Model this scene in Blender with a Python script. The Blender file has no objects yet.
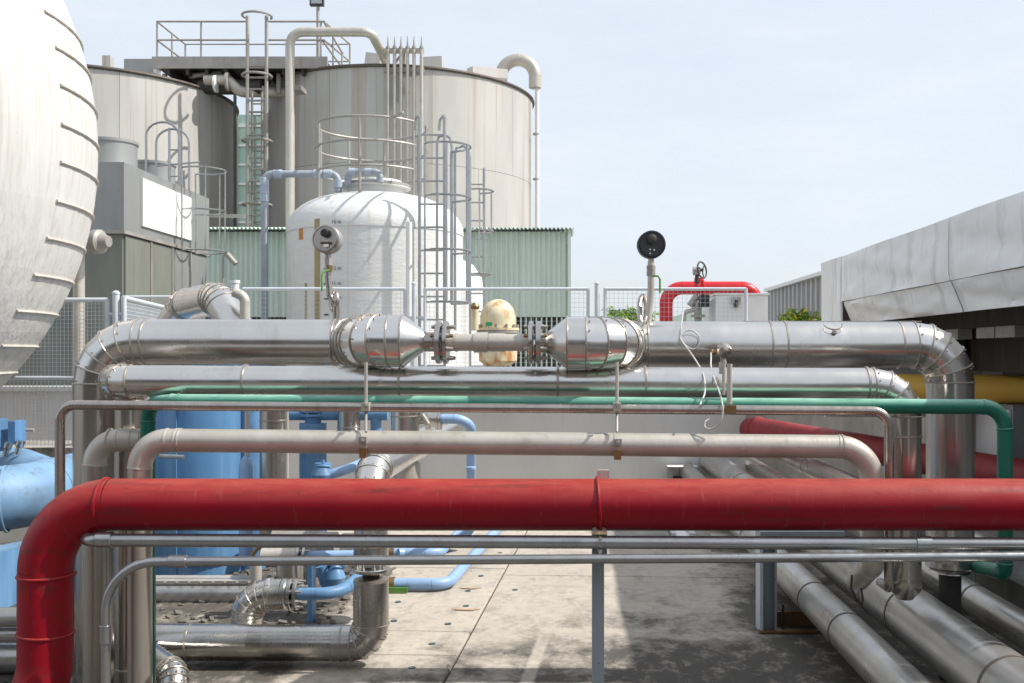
import bpy, math, random
from mathutils import Vector, Matrix, Quaternion
random.seed(7)
scn = bpy.context.scene
COL = scn.collection
PI = math.pi

# ---------------------------------------------------------------- camera
EYE = 1.65
F = 1024.0                      # focal length in pixels (36 mm lens on a 36 mm sensor)
cam_d = bpy.data.cameras.new('camera'); cam = bpy.data.objects.new('camera', cam_d); COL.objects.link(cam)
cam.location = (0, 0, EYE); cam.rotation_euler = (math.radians(90), 0, 0)
cam_d.lens = 36; cam_d.sensor_width = 36
cam_d.shift_x = -58/1024; cam_d.shift_y = 12.5/1024
cam_d.clip_start = 0.05; cam_d.clip_end = 3000
scn.camera = cam

# ---------------------------------------------------------------- light
SUN = Vector((0.66, -0.028, 0.75)).normalized()      # direction towards the sun
elev = math.asin(SUN.z); azim = math.atan2(SUN.x, SUN.y)
w = bpy.data.worlds.new('World'); scn.world = w; w.use_nodes = True
nt = w.node_tree; N = nt.nodes; L = nt.links
bg = N['Background']; bg.inputs['Strength'].default_value = 0.14
sky = N.new('ShaderNodeTexSky'); sky.sky_type = 'NISHITA'; sky.sun_disc = False
sky.sun_elevation = elev; sky.sun_rotation = azim; sky.air_density = 1.0; sky.dust_density = 2.5; sky.ozone_density = 1.5
tc = N.new('ShaderNodeTexCoord'); mp = N.new('ShaderNodeMapping'); mp.inputs['Scale'].default_value = (1, 1, 4.0)
L.new(tc.outputs['Generated'], mp.inputs['Vector'])
cn = N.new('ShaderNodeTexNoise'); cn.inputs['Scale'].default_value = 2.2; cn.inputs['Detail'].default_value = 8; cn.inputs['Roughness'].default_value = 0.6
L.new(mp.outputs['Vector'], cn.inputs['Vector'])
cr = N.new('ShaderNodeMapRange'); cr.inputs[1].default_value = 0.35; cr.inputs[2].default_value = 0.7
cr.inputs[3].default_value = 0.68; cr.inputs[4].default_value = 0.92
L.new(cn.outputs['Fac'], cr.inputs[0])
mx = N.new('ShaderNodeMix'); mx.data_type = 'RGBA'; mx.inputs[7].default_value = (5.3, 5.68, 6.15, 1)   # thin high veil of cloud
L.new(cr.outputs[0], mx.inputs[0]); L.new(sky.outputs[0], mx.inputs[6]); L.new(mx.outputs[2], bg.inputs['Color'])
sd = bpy.data.lights.new('sun', 'SUN'); sd.energy = 4.6; sd.angle = math.radians(0.6); sd.color = (1.0, 0.955, 0.89)
so = bpy.data.objects.new('sun', sd); COL.objects.link(so); so.rotation_euler = SUN.to_track_quat('Z', 'Y').to_euler(); so.location = (20, -10, 30)
scn.view_settings.view_transform = 'Standard'; scn.view_settings.look = 'None'
scn.view_settings.exposure = 0.27; scn.view_settings.gamma = 1.0

def P(px, py, z):               # place measured on the photograph at distance z -> point in metres
    return Vector(((px-570)*z/F, z, EYE-(py-354)*z/F))

# ---------------------------------------------------------------- materials
def M(name, c1, c2=None, metal=0.0, rough=0.5, rvar=0.1, sc=(1, 1, 1), ns=5, bump=0.0, bs=40, bsc=None,
      streak=None, spots=None, pale_top=None, dist=0.01, spec=0.5, coat=0.0):
    m = bpy.data.materials.new(name); m.use_nodes = True
    nt = m.node_tree; n = nt.nodes; l = nt.links; b = n['Principled BSDF']
    b.inputs['Metallic'].default_value = metal; b.inputs['Specular IOR Level'].default_value = spec
    b.inputs['Coat Weight'].default_value = coat
    g = n.new('ShaderNodeNewGeometry')
    def noise(scale, scv, detail=6, rr=0.6, off=0):
        mp = n.new('ShaderNodeMapping'); mp.inputs['Scale'].default_value = scv; mp.inputs['Location'].default_value = (off, off*1.7, off*.3)
        l.new(g.outputs['Position'], mp.inputs['Vector'])
        t = n.new('ShaderNodeTexNoise'); t.inputs['Scale'].default_value = scale; t.inputs['Detail'].default_value = detail; t.inputs['Roughness'].default_value = rr
        l.new(mp.outputs['Vector'], t.inputs['Vector']); return t.outputs['Fac']
    def rng(v, a, b_, c=0, d=1):
        r = n.new('ShaderNodeMapRange'); l.new(v, r.inputs[0])
        for i, x in enumerate((a, b_, c, d)): r.inputs[i+1].default_value = x
        return r.outputs[0]
    def mix(fac, a, b_):
        x = n.new('ShaderNodeMix'); x.data_type = 'RGBA'
        l.new(fac, x.inputs[0])
        for i, v in ((6, a), (7, b_)):
            if isinstance(v, tuple): x.inputs[i].default_value = (*v, 1)
            else: l.new(v, x.inputs[i])
        return x.outputs[2]
    def mul(a, b_):
        x = n.new('ShaderNodeMath'); x.operation = 'MULTIPLY'; l.new(a, x.inputs[0])
        if isinstance(b_, float): x.inputs[1].default_value = b_
        else: l.new(b_, x.inputs[1])
        return x.outputs[0]
    c2 = c2 or tuple(v*0.8 for v in c1)
    base = noise(ns, sc)
    col = mix(rng(base, 0.3, 0.7), c1, c2)
    if pale_top:                                    # chalked paint, and sunlit paleness painted onto upward faces
        fc, amt = pale_top
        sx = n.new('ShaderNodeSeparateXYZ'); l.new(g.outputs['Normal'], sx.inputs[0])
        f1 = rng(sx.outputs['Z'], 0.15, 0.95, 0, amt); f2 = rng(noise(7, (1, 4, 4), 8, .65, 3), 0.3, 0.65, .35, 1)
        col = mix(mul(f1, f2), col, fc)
    if streak:                                  # rain and rust runs
        for (scol, scale, scv, a, b_, amt) in streak:
            col = mix(rng(noise(scale, scv, 7, .6, 11), a, b_, 0, amt), col, scol)
    if spots:
        for (scol, scale, a, b_, amt) in spots:
            col = mix(rng(noise(scale, (1, 1, 1), 5, .65, 29), a, b_, 0, amt), col, scol)
    l.new(col, b.inputs['Base Color'])
    l.new(rng(noise(ns*2.3, sc, 6, .6, 5), 0.3, 0.7, max(.02, rough-rvar), min(1, rough+rvar)), b.inputs['Roughness'])
    if bump:
        bp = n.new('ShaderNodeBump'); bp.inputs['Strength'].default_value = bump; bp.inputs['Distance'].default_value = dist
        l.new(noise(bs, bsc or sc, 4, .55, 17), bp.inputs['Height']); l.new(bp.outputs[0], b.inputs['Normal'])
    return m

rust = (0.22, 0.09, 0.035)
dirt = (0.12, 0.10, 0.08)
m_clad   = M('bright aluminium cladding', (.72, .70, .67), (.62, .60, .57), .95, .24, .07, (3, 1, 1), 1.0, .14, 1.4, (.7, 1.5, 1.5), streak=[((.33, .27, .21), 3.0, (2, 1, 1), .58, .85, .5)], dist=.03)
m_clad2  = M('dull aluminium cladding', (.56, .55, .53), (.46, .445, .42), 1.0, .27, .07, (5, 1, 1), 1.2, .14, 2.4, (1, 2, 2), streak=[((.26, .21, .16), 2.2, (2, 1, 1), .55, .85, .5)], dist=.03)
m_cladv  = M('aluminium cladding of uprights', (.52, .495, .46), (.42, .40, .37), .9, .22, .06, (3, 3, .6), 1.2, .12, 1.8, (2, 2, .6), streak=[((.24, .19, .15), 2.2, (3, 3, .4), .52, .82, .6)], dist=.03)
m_cladf  = M('floor pipe cladding', (.54, .525, .50), (.40, .385, .36), .7, .32, .08, (2, 2, 2), 1.3, .16, 2.5, (2, 1, 2), streak=[((.20, .17, .14), 1.7, (3, .5, 3), .50, .78, .6), ((.10, .08, .065), 9, (1, 1, 1), .62, .8, .5)], dist=.03)
m_bead   = M('cladding seam bead', (.50, .46, .41), (.36, .32, .27), .8, .42, .1, bump=.1)
m_seam   = M('dark seam', (.16, .14, .12), None, .4, .6)
m_chrome = M('polished steel tube', (.46, .42, .385), (.36, .32, .29), .9, .27, .06, (6, 1, 1), 3, streak=[((.22, .14, .09), 4, (3, 1, 1), .55, .8, .5)])
m_tan    = M('weathered stainless pipe', (.56, .53, .475), (.45, .415, .36), .35, .42, .08, (2, 1, 1), 2.5, .12, 30, streak=[((.34, .24, .15), 2.5, (1.2, 1, 1), .58, .82, .45), ((.18, .15, .13), 12, (1, 1, 1), .60, .8, .5)])
m_tanv   = M('stainless upright', (.50, .455, .40), (.39, .35, .30), .65, .32, .07, (3, 3, .5), 2.0, .1, 5, (2, 2, .6), streak=[((.2, .15, .11), 4, (3, 3, .5), .55, .8, .5)])
m_galv   = M('galvanised conduit', (.42, .43, .43), (.34, .345, .345), .85, .3, .05, (2, 1, 1), 6, .02, 60)
m_galvp  = M('grey painted steel', (.30, .34, .37), (.24, .275, .30), .1, .5, .1, (1, 1, .4), 6, .1, 50, spots=[(rust, 22, .68, .75, .9)])
m_fence  = M('pale grey fence paint', (.60, .64, .68), (.50, .54, .58), .1, .45)
m_red    = M('faded red paint', (.29, .0015, .013), (.21, .001, .009), 0, .42, .1, (1, 1, 1), 3, .08, 45, pale_top=((.36, .065, .04), .9), streak=[((.09, .02, .015), 5, (.6, 4, 4), .55, .74, .8), ((.34, .13, .10), 9, (5, 1, 1), .60, .78, .3)], spots=[((.06, .03, .02), 30, .66, .71, .85)], spec=.3)
m_red2   = M('bright red paint', (.62, .012, .02), (.5, .008, .016), 0, .35)
m_redf   = M('dusty dark red paint', (.30, .035, .04), (.22, .022, .03), 0, .6, .1, bump=.15, spots=[((.34, .2, .18), 30, .62, .75, .4)])
m_green  = M('green pipe paint', (.012, .17, .11), (.008, .13, .085), 0, .36, .08, (1, 1, 1), 3, .05, 50, pale_top=((.32, .58, .46), .95), spots=[((.25, .14, .05), 26, .70, .76, .8)], spec=.4)
m_yellow = M('ochre yellow paint', (.85, .52, .10), (.8, .46, .08), 0, .45, .08, bump=.05)
m_blue   = M('blue enamel paint', (.10, .25, .46), (.08, .20, .38), 0, .45, .1, (2, 2, .4), 2, .1, 20, streak=[((.24, .40, .58), 2.5, (3, 3, .3), .48, .75, .6), ((.10, .12, .14), 6, (3, 3, .5), .62, .8, .6)])
m_blue2  = M('sky blue pipe paint', (.13, .28, .48), (.09, .21, .38), 0, .5, .1, (1, 1, 1), 4, .1, 30, spots=[((.07, .09, .11), 20, .58, .72, .55)], streak=[((.07, .14, .24), 3, (1, 1, 1), .45, .68, .7), ((.24, .38, .55), 7, (1, 2, 1), .58, .75, .4)])
m_ltblue = M('pale blue plastic pipe', (.28, .43, .66), (.22, .35, .56), 0, .4, .08, spots=[((.2, .2, .2), 12, .64, .75, .5)])
m_pvc    = M('blue grey plastic pipe', (.34, .38, .44), (.28, .31, .36), 0, .45)
m_frp    = M('white fibreglass', (.62, .615, .59), (.55, .54, .51), 0, .6, .1, (1.4, 1.4, .12), 5, .5, 12, (2, 2, .08), streak=[((.38, .35, .29), 7, (2.5, 2.5, .08), .50, .72, .6)], spots=[((.35, .29, .2), 18, .66, .76, .7)], dist=.02)
m_frprib = M('fibreglass rib', (.60, .585, .55), (.42, .37, .30), 0, .6, .1, ns=14)
m_dome   = M('white painted tank', (.70, .70, .685), (.63, .63, .61), 0, .5, .1, (1, 1, 4), 2.5, .35, 7, (1, 1, 3), streak=[((.42, .38, .31), 2.5, (3, 3, .2), .58, .78, .6)], spots=[((.35, .24, .14), 9, .70, .78, .6)], dist=.02)
m_tank   = M('stained storage tank', (.53, .515, .485), (.46, .44, .41), .2, .5, .1, (1, 1, .3), 1.2, .1, 4, streak=[((.34, .26, .18), 1.2, (2.2, 2.2, .06), .55, .72, .7), ((.33, .32, .30), .7, (1.6, 1.6, .2), .5, .75, .4), ((.33, .21, .12), 4, (2.5, 2.5, .04), .60, .72, .65)])
m_rim    = M('dark tank rim', (.12, .10, .085), None, .3, .6)
m_steel  = M('weathered steelwork', (.40, .385, .36), (.30, .28, .255), .3, .5, .1, ns=3, streak=[((.22, .14, .08), 3, (2, 2, .4), .58, .8, .6)])
m_dark   = M('dark steel', (.055, .05, .045), None, .2, .6)
m_black  = M('black gauge enamel', (.018, .018, .02), None, 0, .35)
m_box    = M('grey sheet casing', (.33, .34, .335), (.27, .275, .27), .35, .45, .08, (1, 1, .5), 1.3, .1, 2, streak=[((.18, .15, .11), 2, (2, 2, .2), .55, .8, .5)])
m_louv   = M('olive grey sheet', (.21, .225, .195), (.16, .165, .14), .1, .55, .1, (2, 2, .3), 2, streak=[((.30, .26, .19), 3, (3, 3, .2), .6, .8, .5)])
m_white  = M('white paint', (.80, .80, .79), (.74, .74, .73), 0, .5, .05)
m_cream  = M('cream paint with rust', (.72, .64, .46), (.64, .54, .34), 0, .55, .1, ns=6, bump=.15, streak=[((.45, .19, .05), 6, (1, 1, .3), .50, .60, .85)])
m_conc   = M('concrete wall', (.56, .555, .545), (.50, .495, .485), 0, .85, .08, (1, 1, .5), 1.8, .3, 20, streak=[((.34, .33, .31), 2, (2, 2, .25), .55, .8, .5)])
m_greens = M('pale green sheet', (.62, .72, .64), (.55, .65, .57), .0, .5, .08, (1, 1, .3), 2.5, streak=[((.38, .42, .33), 2, (3, 3, .2), .58, .8, .5)])
m_greent = M('translucent green sheet', (.46, .62, .53), (.36, .52, .44), 0, .5, ns=1)
m_greys  = M('grey corrugated sheet', (.42, .42, .43), (.34, .34, .345), .1, .5, .1, (1, 1, .2), 3, streak=[((.2, .2, .19), 3, (1, 3, .2), .55, .78, .5)])
m_tarp   = M('grimy white sheeting', (.86, .865, .87), (.80, .805, .81), 0, .6, .1, (1, .8, .8), 2, .5, 3.0, (1, 1.2, .35), streak=[((.50, .49, .47), 3.2, (1, 1.6, .3), .52, .72, .75), ((.36, .34, .32), 14, (1, 1.5, .1), .66, .74, .5)], dist=.06)
m_wood   = M('blackened timber', (.05, .038, .028), (.028, .022, .018), 0, .8, .1, (1, 1, .2), 6, .4, 20, streak=[((.16, .10, .06), 4, (3, 3, .3), .6, .8, .6)])
m_blk    = M('pale block', (.50, .50, .48), (.36, .35, .33), 0, .8, ns=8)
m_grime  = M('grimy render', (.34, .33, .31), (.18, .17, .155), 0, .9, .05, (1, 1, .3), 3, .3, 20)
m_scrap  = M('dirty scraps', (.16, .14, .12), (.08, .07, .06), 0, .9)
m_blue3  = M('pale chalky blue paint', (.20, .35, .52), (.14, .26, .41), 0, .55, .1, (1, 1, 1), 3, .1, 30, streak=[((.10, .17, .25), 2.5, (1, 1, 1), .50, .68, .7)], spots=[((.10, .11, .12), 12, .56, .70, .6)])
m_cable  = M('pale grey cable', (.52, .52, .50), None, 0, .45)
m_leaf   = M('leaf', (.24, .36, .03), (.13, .24, .025), 0, .55, ns=9)
m_flower = M('yellow flower', (.65, .55, .03), None, 0, .6)
m_bark   = M('bark', (.12, .09, .06), None, 0, .9)
m_pvcl   = M('pale plastic socket', (.42, .48, .56), (.36, .42, .5), 0, .45)
m_tag    = M('green tag', (.02, .35, .12), None, 0, .5)
m_handle = M('green handle', (.10, .28, .04), None, 0, .5)
m_brass  = M('dull brass', (.30, .19, .09), None, .8, .45)
m_ochre  = M('level strip', (.36, .30, .16), (.28, .23, .12), 0, .6)
m_orange = M('rust patch', (.55, .26, .04), (.4, .16, .03), 0, .6)
m_ink    = M('black print', (.03, .03, .03), None, 0, .6)
m_glass  = M('lamp glass', (.45, .5, .52), None, 0, .1)
m_ground = M('site ground', (.17, .16, .145), (.13, .125, .115), 0, .9, .05, ns=.6, bump=.3, bs=8)

# floor: pale concrete with dark grime, procedural, stains of fixed shape, pipe shade painted in at the front
def floor_mat(name, c1, c2, grime_shade):
    m = bpy.data.materials.new(name); m.use_nodes = True
    nt = m.node_tree; n = nt.nodes; l = nt.links; b = n['Principled BSDF']; b.inputs['Roughness'].default_value = .85
    b.inputs['Specular IOR Level'].default_value = .3
    g = n.new('ShaderNodeNewGeometry')
    def noise(scale, scv=(1, 1, 1), d=8, r=.65, loc=(0, 0, 0)):
        mp = n.new('ShaderNodeMapping'); mp.inputs['Scale'].default_value = scv; mp.inputs['Location'].default_value = loc
        l.new(g.outputs['Position'], mp.inputs['Vector']); t = n.new('ShaderNodeTexNoise')
        t.inputs['Scale'].default_value = scale; t.inputs['Detail'].default_value = d; t.inputs['Roughness'].default_value = r
        l.new(mp.outputs['Vector'], t.inputs['Vector']); return t.outputs['Fac']
    def rng(v, a, b_, c=0., d=1.):
        r = n.new('ShaderNodeMapRange'); l.new(v, r.inputs[0])
        for i, x in enumerate((a, b_, c, d)): r.inputs[i+1].default_value = x
        return r.outputs[0]
    def mth(op, a, b_):
        x = n.new('ShaderNodeMath'); x.operation = op
        for i, v in enumerate((a, b_)):
            if isinstance(v, (int, float)): x.inputs[i].default_value = v
            else: l.new(v, x.inputs[i])
        return x.outputs[0]
    def mix(fac, a, b_):
        x = n.new('ShaderNodeMix'); x.data_type = 'RGBA'; l.new(fac, x.inputs[0])
        for i, v in ((6, a), (7, b_)):
            if isinstance(v, tuple): x.inputs[i].default_value = (*v, 1)
            else: l.new(v, x.inputs[i])
        return x.outputs[2]
    col = mix(rng(noise(1.6), .3, .7), c1, c2)
    col = mix(rng(noise(14, d=6), .42, .72, 0, .5), col, (.26, .235, .20))
    col = mix(rng(noise(4.5, (1, .5, 1), 9, .72, loc=(1, 5, 0)), .52, .62, 0, .5), col, (.20, .18, .155))
    col = mix(rng(noise(2.2, (1, 1, 1), loc=(7, 3, 0)), .56, .66, 0, .35), col, (.24, .21, .18))
    if grime_shade:
        sp = n.new('ShaderNodeSeparateXYZ'); l.new(g.outputs['Position'], sp.inputs[0])
        # oily patch mixed with painted pipe shade: towards the near right of the yard and along the floor pipes
        near = rng(sp.outputs['Y'], 7.4, 5.2, 0, 1)
        right = rng(sp.outputs['X'], -.9, .5, .45, 1)
        side = rng(sp.outputs['X'], .75, 1.2, 0, 1)
        left = mth('MULTIPLY', rng(sp.outputs['X'], -1.15, -1.6, 0, .9), rng(sp.outputs['Y'], 9.5, 8.5, 0, 1))
        rr = mth('MAXIMUM', left, rng(sp.outputs['Y'], 5.25, 4.7, 0, 1)); rr = mth('MAXIMUM', rr, mth('MULTIPLY', near, right)); rr = mth('MAXIMUM', rr, mth('MULTIPLY', side, rng(sp.outputs['Y'], 9.5, 6.5, 0, .95)))  # nearest band also paints in pipe shade and dims reflections
        rag = mth('ADD', rr, mth('MULTIPLY', mth('SUBTRACT', noise(2.6, (1, .9, 1), 10, .72, loc=(2, 9, 0)), .5), 2.3))
        fac = rng(rag, .36, .80, 0, .88)
        scr = rng(noise(7, (1.2, .7, 1), 12, .78), .52, .64, 0, .65)      # scraped, paler scabs
        fac = mth('MULTIPLY', fac, mth('SUBTRACT', 1, scr))
        # pale scrape that crosses the dark patch
        ln = mth('SUBTRACT', sp.outputs['X'], mth('ADD', -.22, mth('MULTIPLY', mth('SUBTRACT', sp.outputs['Y'], 5.13), .0806)))
        lm = rng(mth('ADD', mth('ABSOLUTE', ln, 0), mth('MULTIPLY', mth('SUBTRACT', noise(20), .5), .02)), .025, .045, .15, 1)
        fac = mth('MULTIPLY', fac, lm)
        col = mix(fac, col, (.045, .041, .037))
        # pale worn stripe across the patch
    col = mix(rng(noise(60, d=3), .60, .72, 0, .4), col, (.15, .13, .11))
    l.new(col, b.inputs['Base Color'])
    bp = n.new('ShaderNodeBump'); bp.inputs['Strength'].default_value = .35; bp.inputs['Distance'].default_value = .01
    l.new(noise(30, d=6), bp.inputs['Height']); l.new(bp.outputs[0], b.inputs['Normal'])
    return m
m_slab = floor_mat('pale concrete slab', (.50, .445, .375), (.42, .37, .31), True)
m_yard = floor_mat('stained concrete yard', (.47, .42, .355), (.40, .355, .30), True)
m_joint = M('joint fill', (.13, .11, .09), None, 0, .9)

# ---------------------------------------------------------------- mesh tools
class MB:
    def __init__(s): s.v = []; s.f = []
    def add(s, vs, fs):
        o = len(s.v); s.v += [Vector(x) for x in vs]; s.f += [tuple(i+o for i in f) for f in fs]; return s
    def box(s, c, size, rot=None):
        c = Vector(c); hx, hy, hz = (a/2 for a in size)
        vs = [Vector((x, y, z)) for x in (-hx, hx) for y in (-hy, hy) for z in (-hz, hz)]
        if rot: vs = [rot @ v for v in vs]
        return s.add([v+c for v in vs], [(0, 1, 3, 2), (4, 6, 7, 5), (0, 4, 5, 1), (2, 3, 7, 6), (0, 2, 6, 4), (1, 5, 7, 3)])
    def span(s, a, b):           # box between two opposite corners
        a = Vector(a); b = Vector(b); return s.box((a+b)/2, (abs(a.x-b.x), abs(a.y-b.y), abs(a.z-b.z)))
    def bar(s, a, b, w, h, up=Vector((0, 0, 1))):
        a = Vector(a); b = Vector(b); d = (b-a); y = d.normalized(); x = y.cross(up)
        if x.length < .01: x = y.cross(Vector((1, 0, 0)))
        x.normalize(); z = x.cross(y); m = Matrix((x, y, z)).transposed()
        return s.box((a+b)/2, (w, d.length, h), m)
    def rings(s, ctrs, frames, radii, n=24, cap=(True, True), closed=False):
        o = len(s.v)
        for c, (u, w_), r in zip(ctrs, frames, radii):
            for k in range(n):
                a = 2*PI*k/n; s.v.append(c + (u*math.cos(a)+w_*math.sin(a))*r)
        m = len(ctrs)
        for i in range(m if closed else m-1):
            j = (i+1) % m
            for k in range(n):
                k2 = (k+1) % n; s.f.append((o+i*n+k, o+i*n+k2, o+j*n+k2, o+j*n+k))
        if not closed:
            if cap[0]: s.f.append(tuple(o+k for k in reversed(range(n))))
            if cap[1]: s.f.append(tuple(o+(m-1)*n+k for k in range(n)))
        return s
    def tube(s, pts, r, n=24, cap=(True, True), closed=False):
        pts = [Vector(p) for p in pts]; m = len(pts); tans = []
        for i in range(m):
            if closed: t = (pts[(i+1) % m]-pts[i-1])
            elif i == 0: t = pts[1]-pts[0]
            elif i == m-1: t = pts[-1]-pts[-2]
            else: t = (pts[i+1]-pts[i]).normalized()+(pts[i]-pts[i-1]).normalized()
            tans.append(t.normalized())
        u = tans[0].orthogonal().normalized(); fr = []; rad = []
        for i, t in enumerate(tans):
            if i: u = tans[i-1].rotation_difference(t) @ u
            u = (u - t*u.dot(t)).normalized(); fr.append((u, t.cross(u))); rad.append(r if not callable(r) else r(i))
        return s.rings(pts, fr, rad, n, cap, closed)
    def cyl(s, a, b, r, r2=None, n=20, cap=(True, True)):
        a = Vector(a); b = Vector(b); t = (b-a).normalized(); u = t.orthogonal().normalized(); w_ = t.cross(u)
        return s.rings([a, b], [(u, w_)]*2, [r, r if r2 is None else r2], n, cap)
    def lathe(s, prof, c, axis=(0, 0, 1), n=32, cap=(True, True)):   # prof = [(dist along axis, radius)]
        c = Vector(c); t = Vector(axis).normalized(); u = t.orthogonal().normalized(); w_ = t.cross(u)
        return s.rings([c+t*h for h, r in prof], [(u, w_)]*len(prof), [max(r, 1e-4) for h, r in prof], n, cap)
    def torus(s, c, axis, R, r, n=28, m=8, a0=0, a1=2*PI, ref=None):
        c = Vector(c); t = Vector(axis).normalized(); u = (Vector(ref) - t*Vector(ref).dot(t)).normalized() if ref else t.orthogonal().normalized(); w_ = t.cross(u)
        full = abs(a1-a0-2*PI) < 1e-6; k = n if full else n+1
        pts = [c+(u*math.cos(a0+(a1-a0)*i/n)+w_*math.sin(a0+(a1-a0)*i/n))*R for i in range(k)]
        return s.tube(pts, r, m, closed=full)
    def prism(s, poly, d):       # poly: 3D planar loop, d: extrusion vector
        poly = [Vector(p) for p in poly]; k = len(poly); d = Vector(d)
        return s.add(poly+[p+d for p in poly], [tuple(range(k))[::-1], tuple(range(k, 2*k))]+[(i, (i+1) % k, (i+1) % k+k, i+k) for i in range(k)])
    def mesh(s, name, m, origin=(0, 0, 0), angle=35, smooth=True):
        me = bpy.data.meshes.new(name); o = Vector(origin)
        me.from_pydata([v-o for v in s.v], [], s.f); me.materials.append(m); me.update()
        import bmesh
        bm = bmesh.new(); bm.from_mesh(me); bmesh.ops.recalc_face_normals(bm, faces=bm.faces); bm.to_mesh(me); bm.free()
        if smooth:
            me.shade_smooth(); me.set_sharp_from_angle(angle=math.radians(angle))
        return me
ORG = {}
def link(name, data, parent=None):
    o = bpy.data.objects.new(name, data); COL.objects.link(o)
    if parent: o.parent = parent
    return o
def part(mb, name, m, parent, label=None, stuff=False, angle=35, smooth=True):
    org = ORG[parent.name]
    o = link(name, mb.mesh(name, m, org, angle, smooth), parent); ORG[o.name] = org
    if label: o['label'] = label
    if stuff: o['kind'] = 'stuff'
    return o
def thing(name, label, cat, loc=(0, 0, 0), group=None):
    o = link(name, None); o.location = Vector(loc); o['label'] = label; o['category'] = cat; o.empty_display_size = .1
    if group: o['group'] = group
    ORG[o.name] = Vector(loc); return o
def single(mb, name, m, label, cat, loc, group=None, **k):
    o = link(name, mb.mesh(name, m, loc, **k)); o.location = Vector(loc); o['label'] = label; o['category'] = cat
    if group: o['group'] = group
    ORG[o.name] = Vector(loc); return o
def struct(mb, name, m, parent=None, **k):
    if parent: return part(mb, name, m, parent, **k)
    o = link(name, mb.mesh(name, m, (0, 0, 0), **k)); o['kind'] = 'structure'; ORG[o.name] = Vector((0, 0, 0)); return o
def inst(me, name, parent, pos, rot=None, label=None):     # an alike piece that shares mesh data
    o = link(name, me, parent); o.location = Vector(pos)-ORG[parent.name]; ORG[o.name] = Vector(pos)
    if rot is not None: o.rotation_mode = 'QUATERNION'; o.rotation_quaternion = rot
    if label: o['label'] = label
    return o
def zq(axis): return Vector(axis).to_track_quat('Z', 'Y')

def fillet(pts, rad, seg=10):
    """straight runs and arcs of a bent pipe: [('run',[a,b]) | ('bend',[...])]"""
    pts = [Vector(p) for p in pts]; out = []; cur = pts[0]
    for i in range(1, len(pts)-1):
        a, b, c = pts[i-1], pts[i], pts[i+1]; d1 = (a-b).normalized(); d2 = (c-b).normalized()
        ang = d1.angle(d2); r = rad[i-1] if isinstance(rad, (list, tuple)) else rad
        tl = r/math.tan(ang/2); p1 = b+d1*tl; p2 = b+d2*tl
        ctr = b+(d1+d2).normalized()*(r/math.sin(ang/2)); v1 = p1-ctr; v2 = p2-ctr; ax = v1.cross(v2).normalized(); th = v1.angle(v2)
        sg = seg[i-1] if isinstance(seg, (list, tuple)) else seg
        arc = [ctr+Quaternion(ax, th*k/sg) @ v1 for k in range(sg+1)]
        if (p1-cur).length > 1e-3: out.append(('run', [cur, p1]))
        out.append(('bend', arc)); cur = p2
    if (pts[-1]-cur).length > 1e-3: out.append(('run', [cur, pts[-1]]))
    return out
def bead(root, c, axis, r, m, w_=.006, name='seam_band', h=.004):
    part(MB().lathe([(-w_, r*.98), (-w_*.7, r+h), (w_*.7, r+h), (w_, r*.98)], c, axis, 32), name, m, root)
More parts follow.
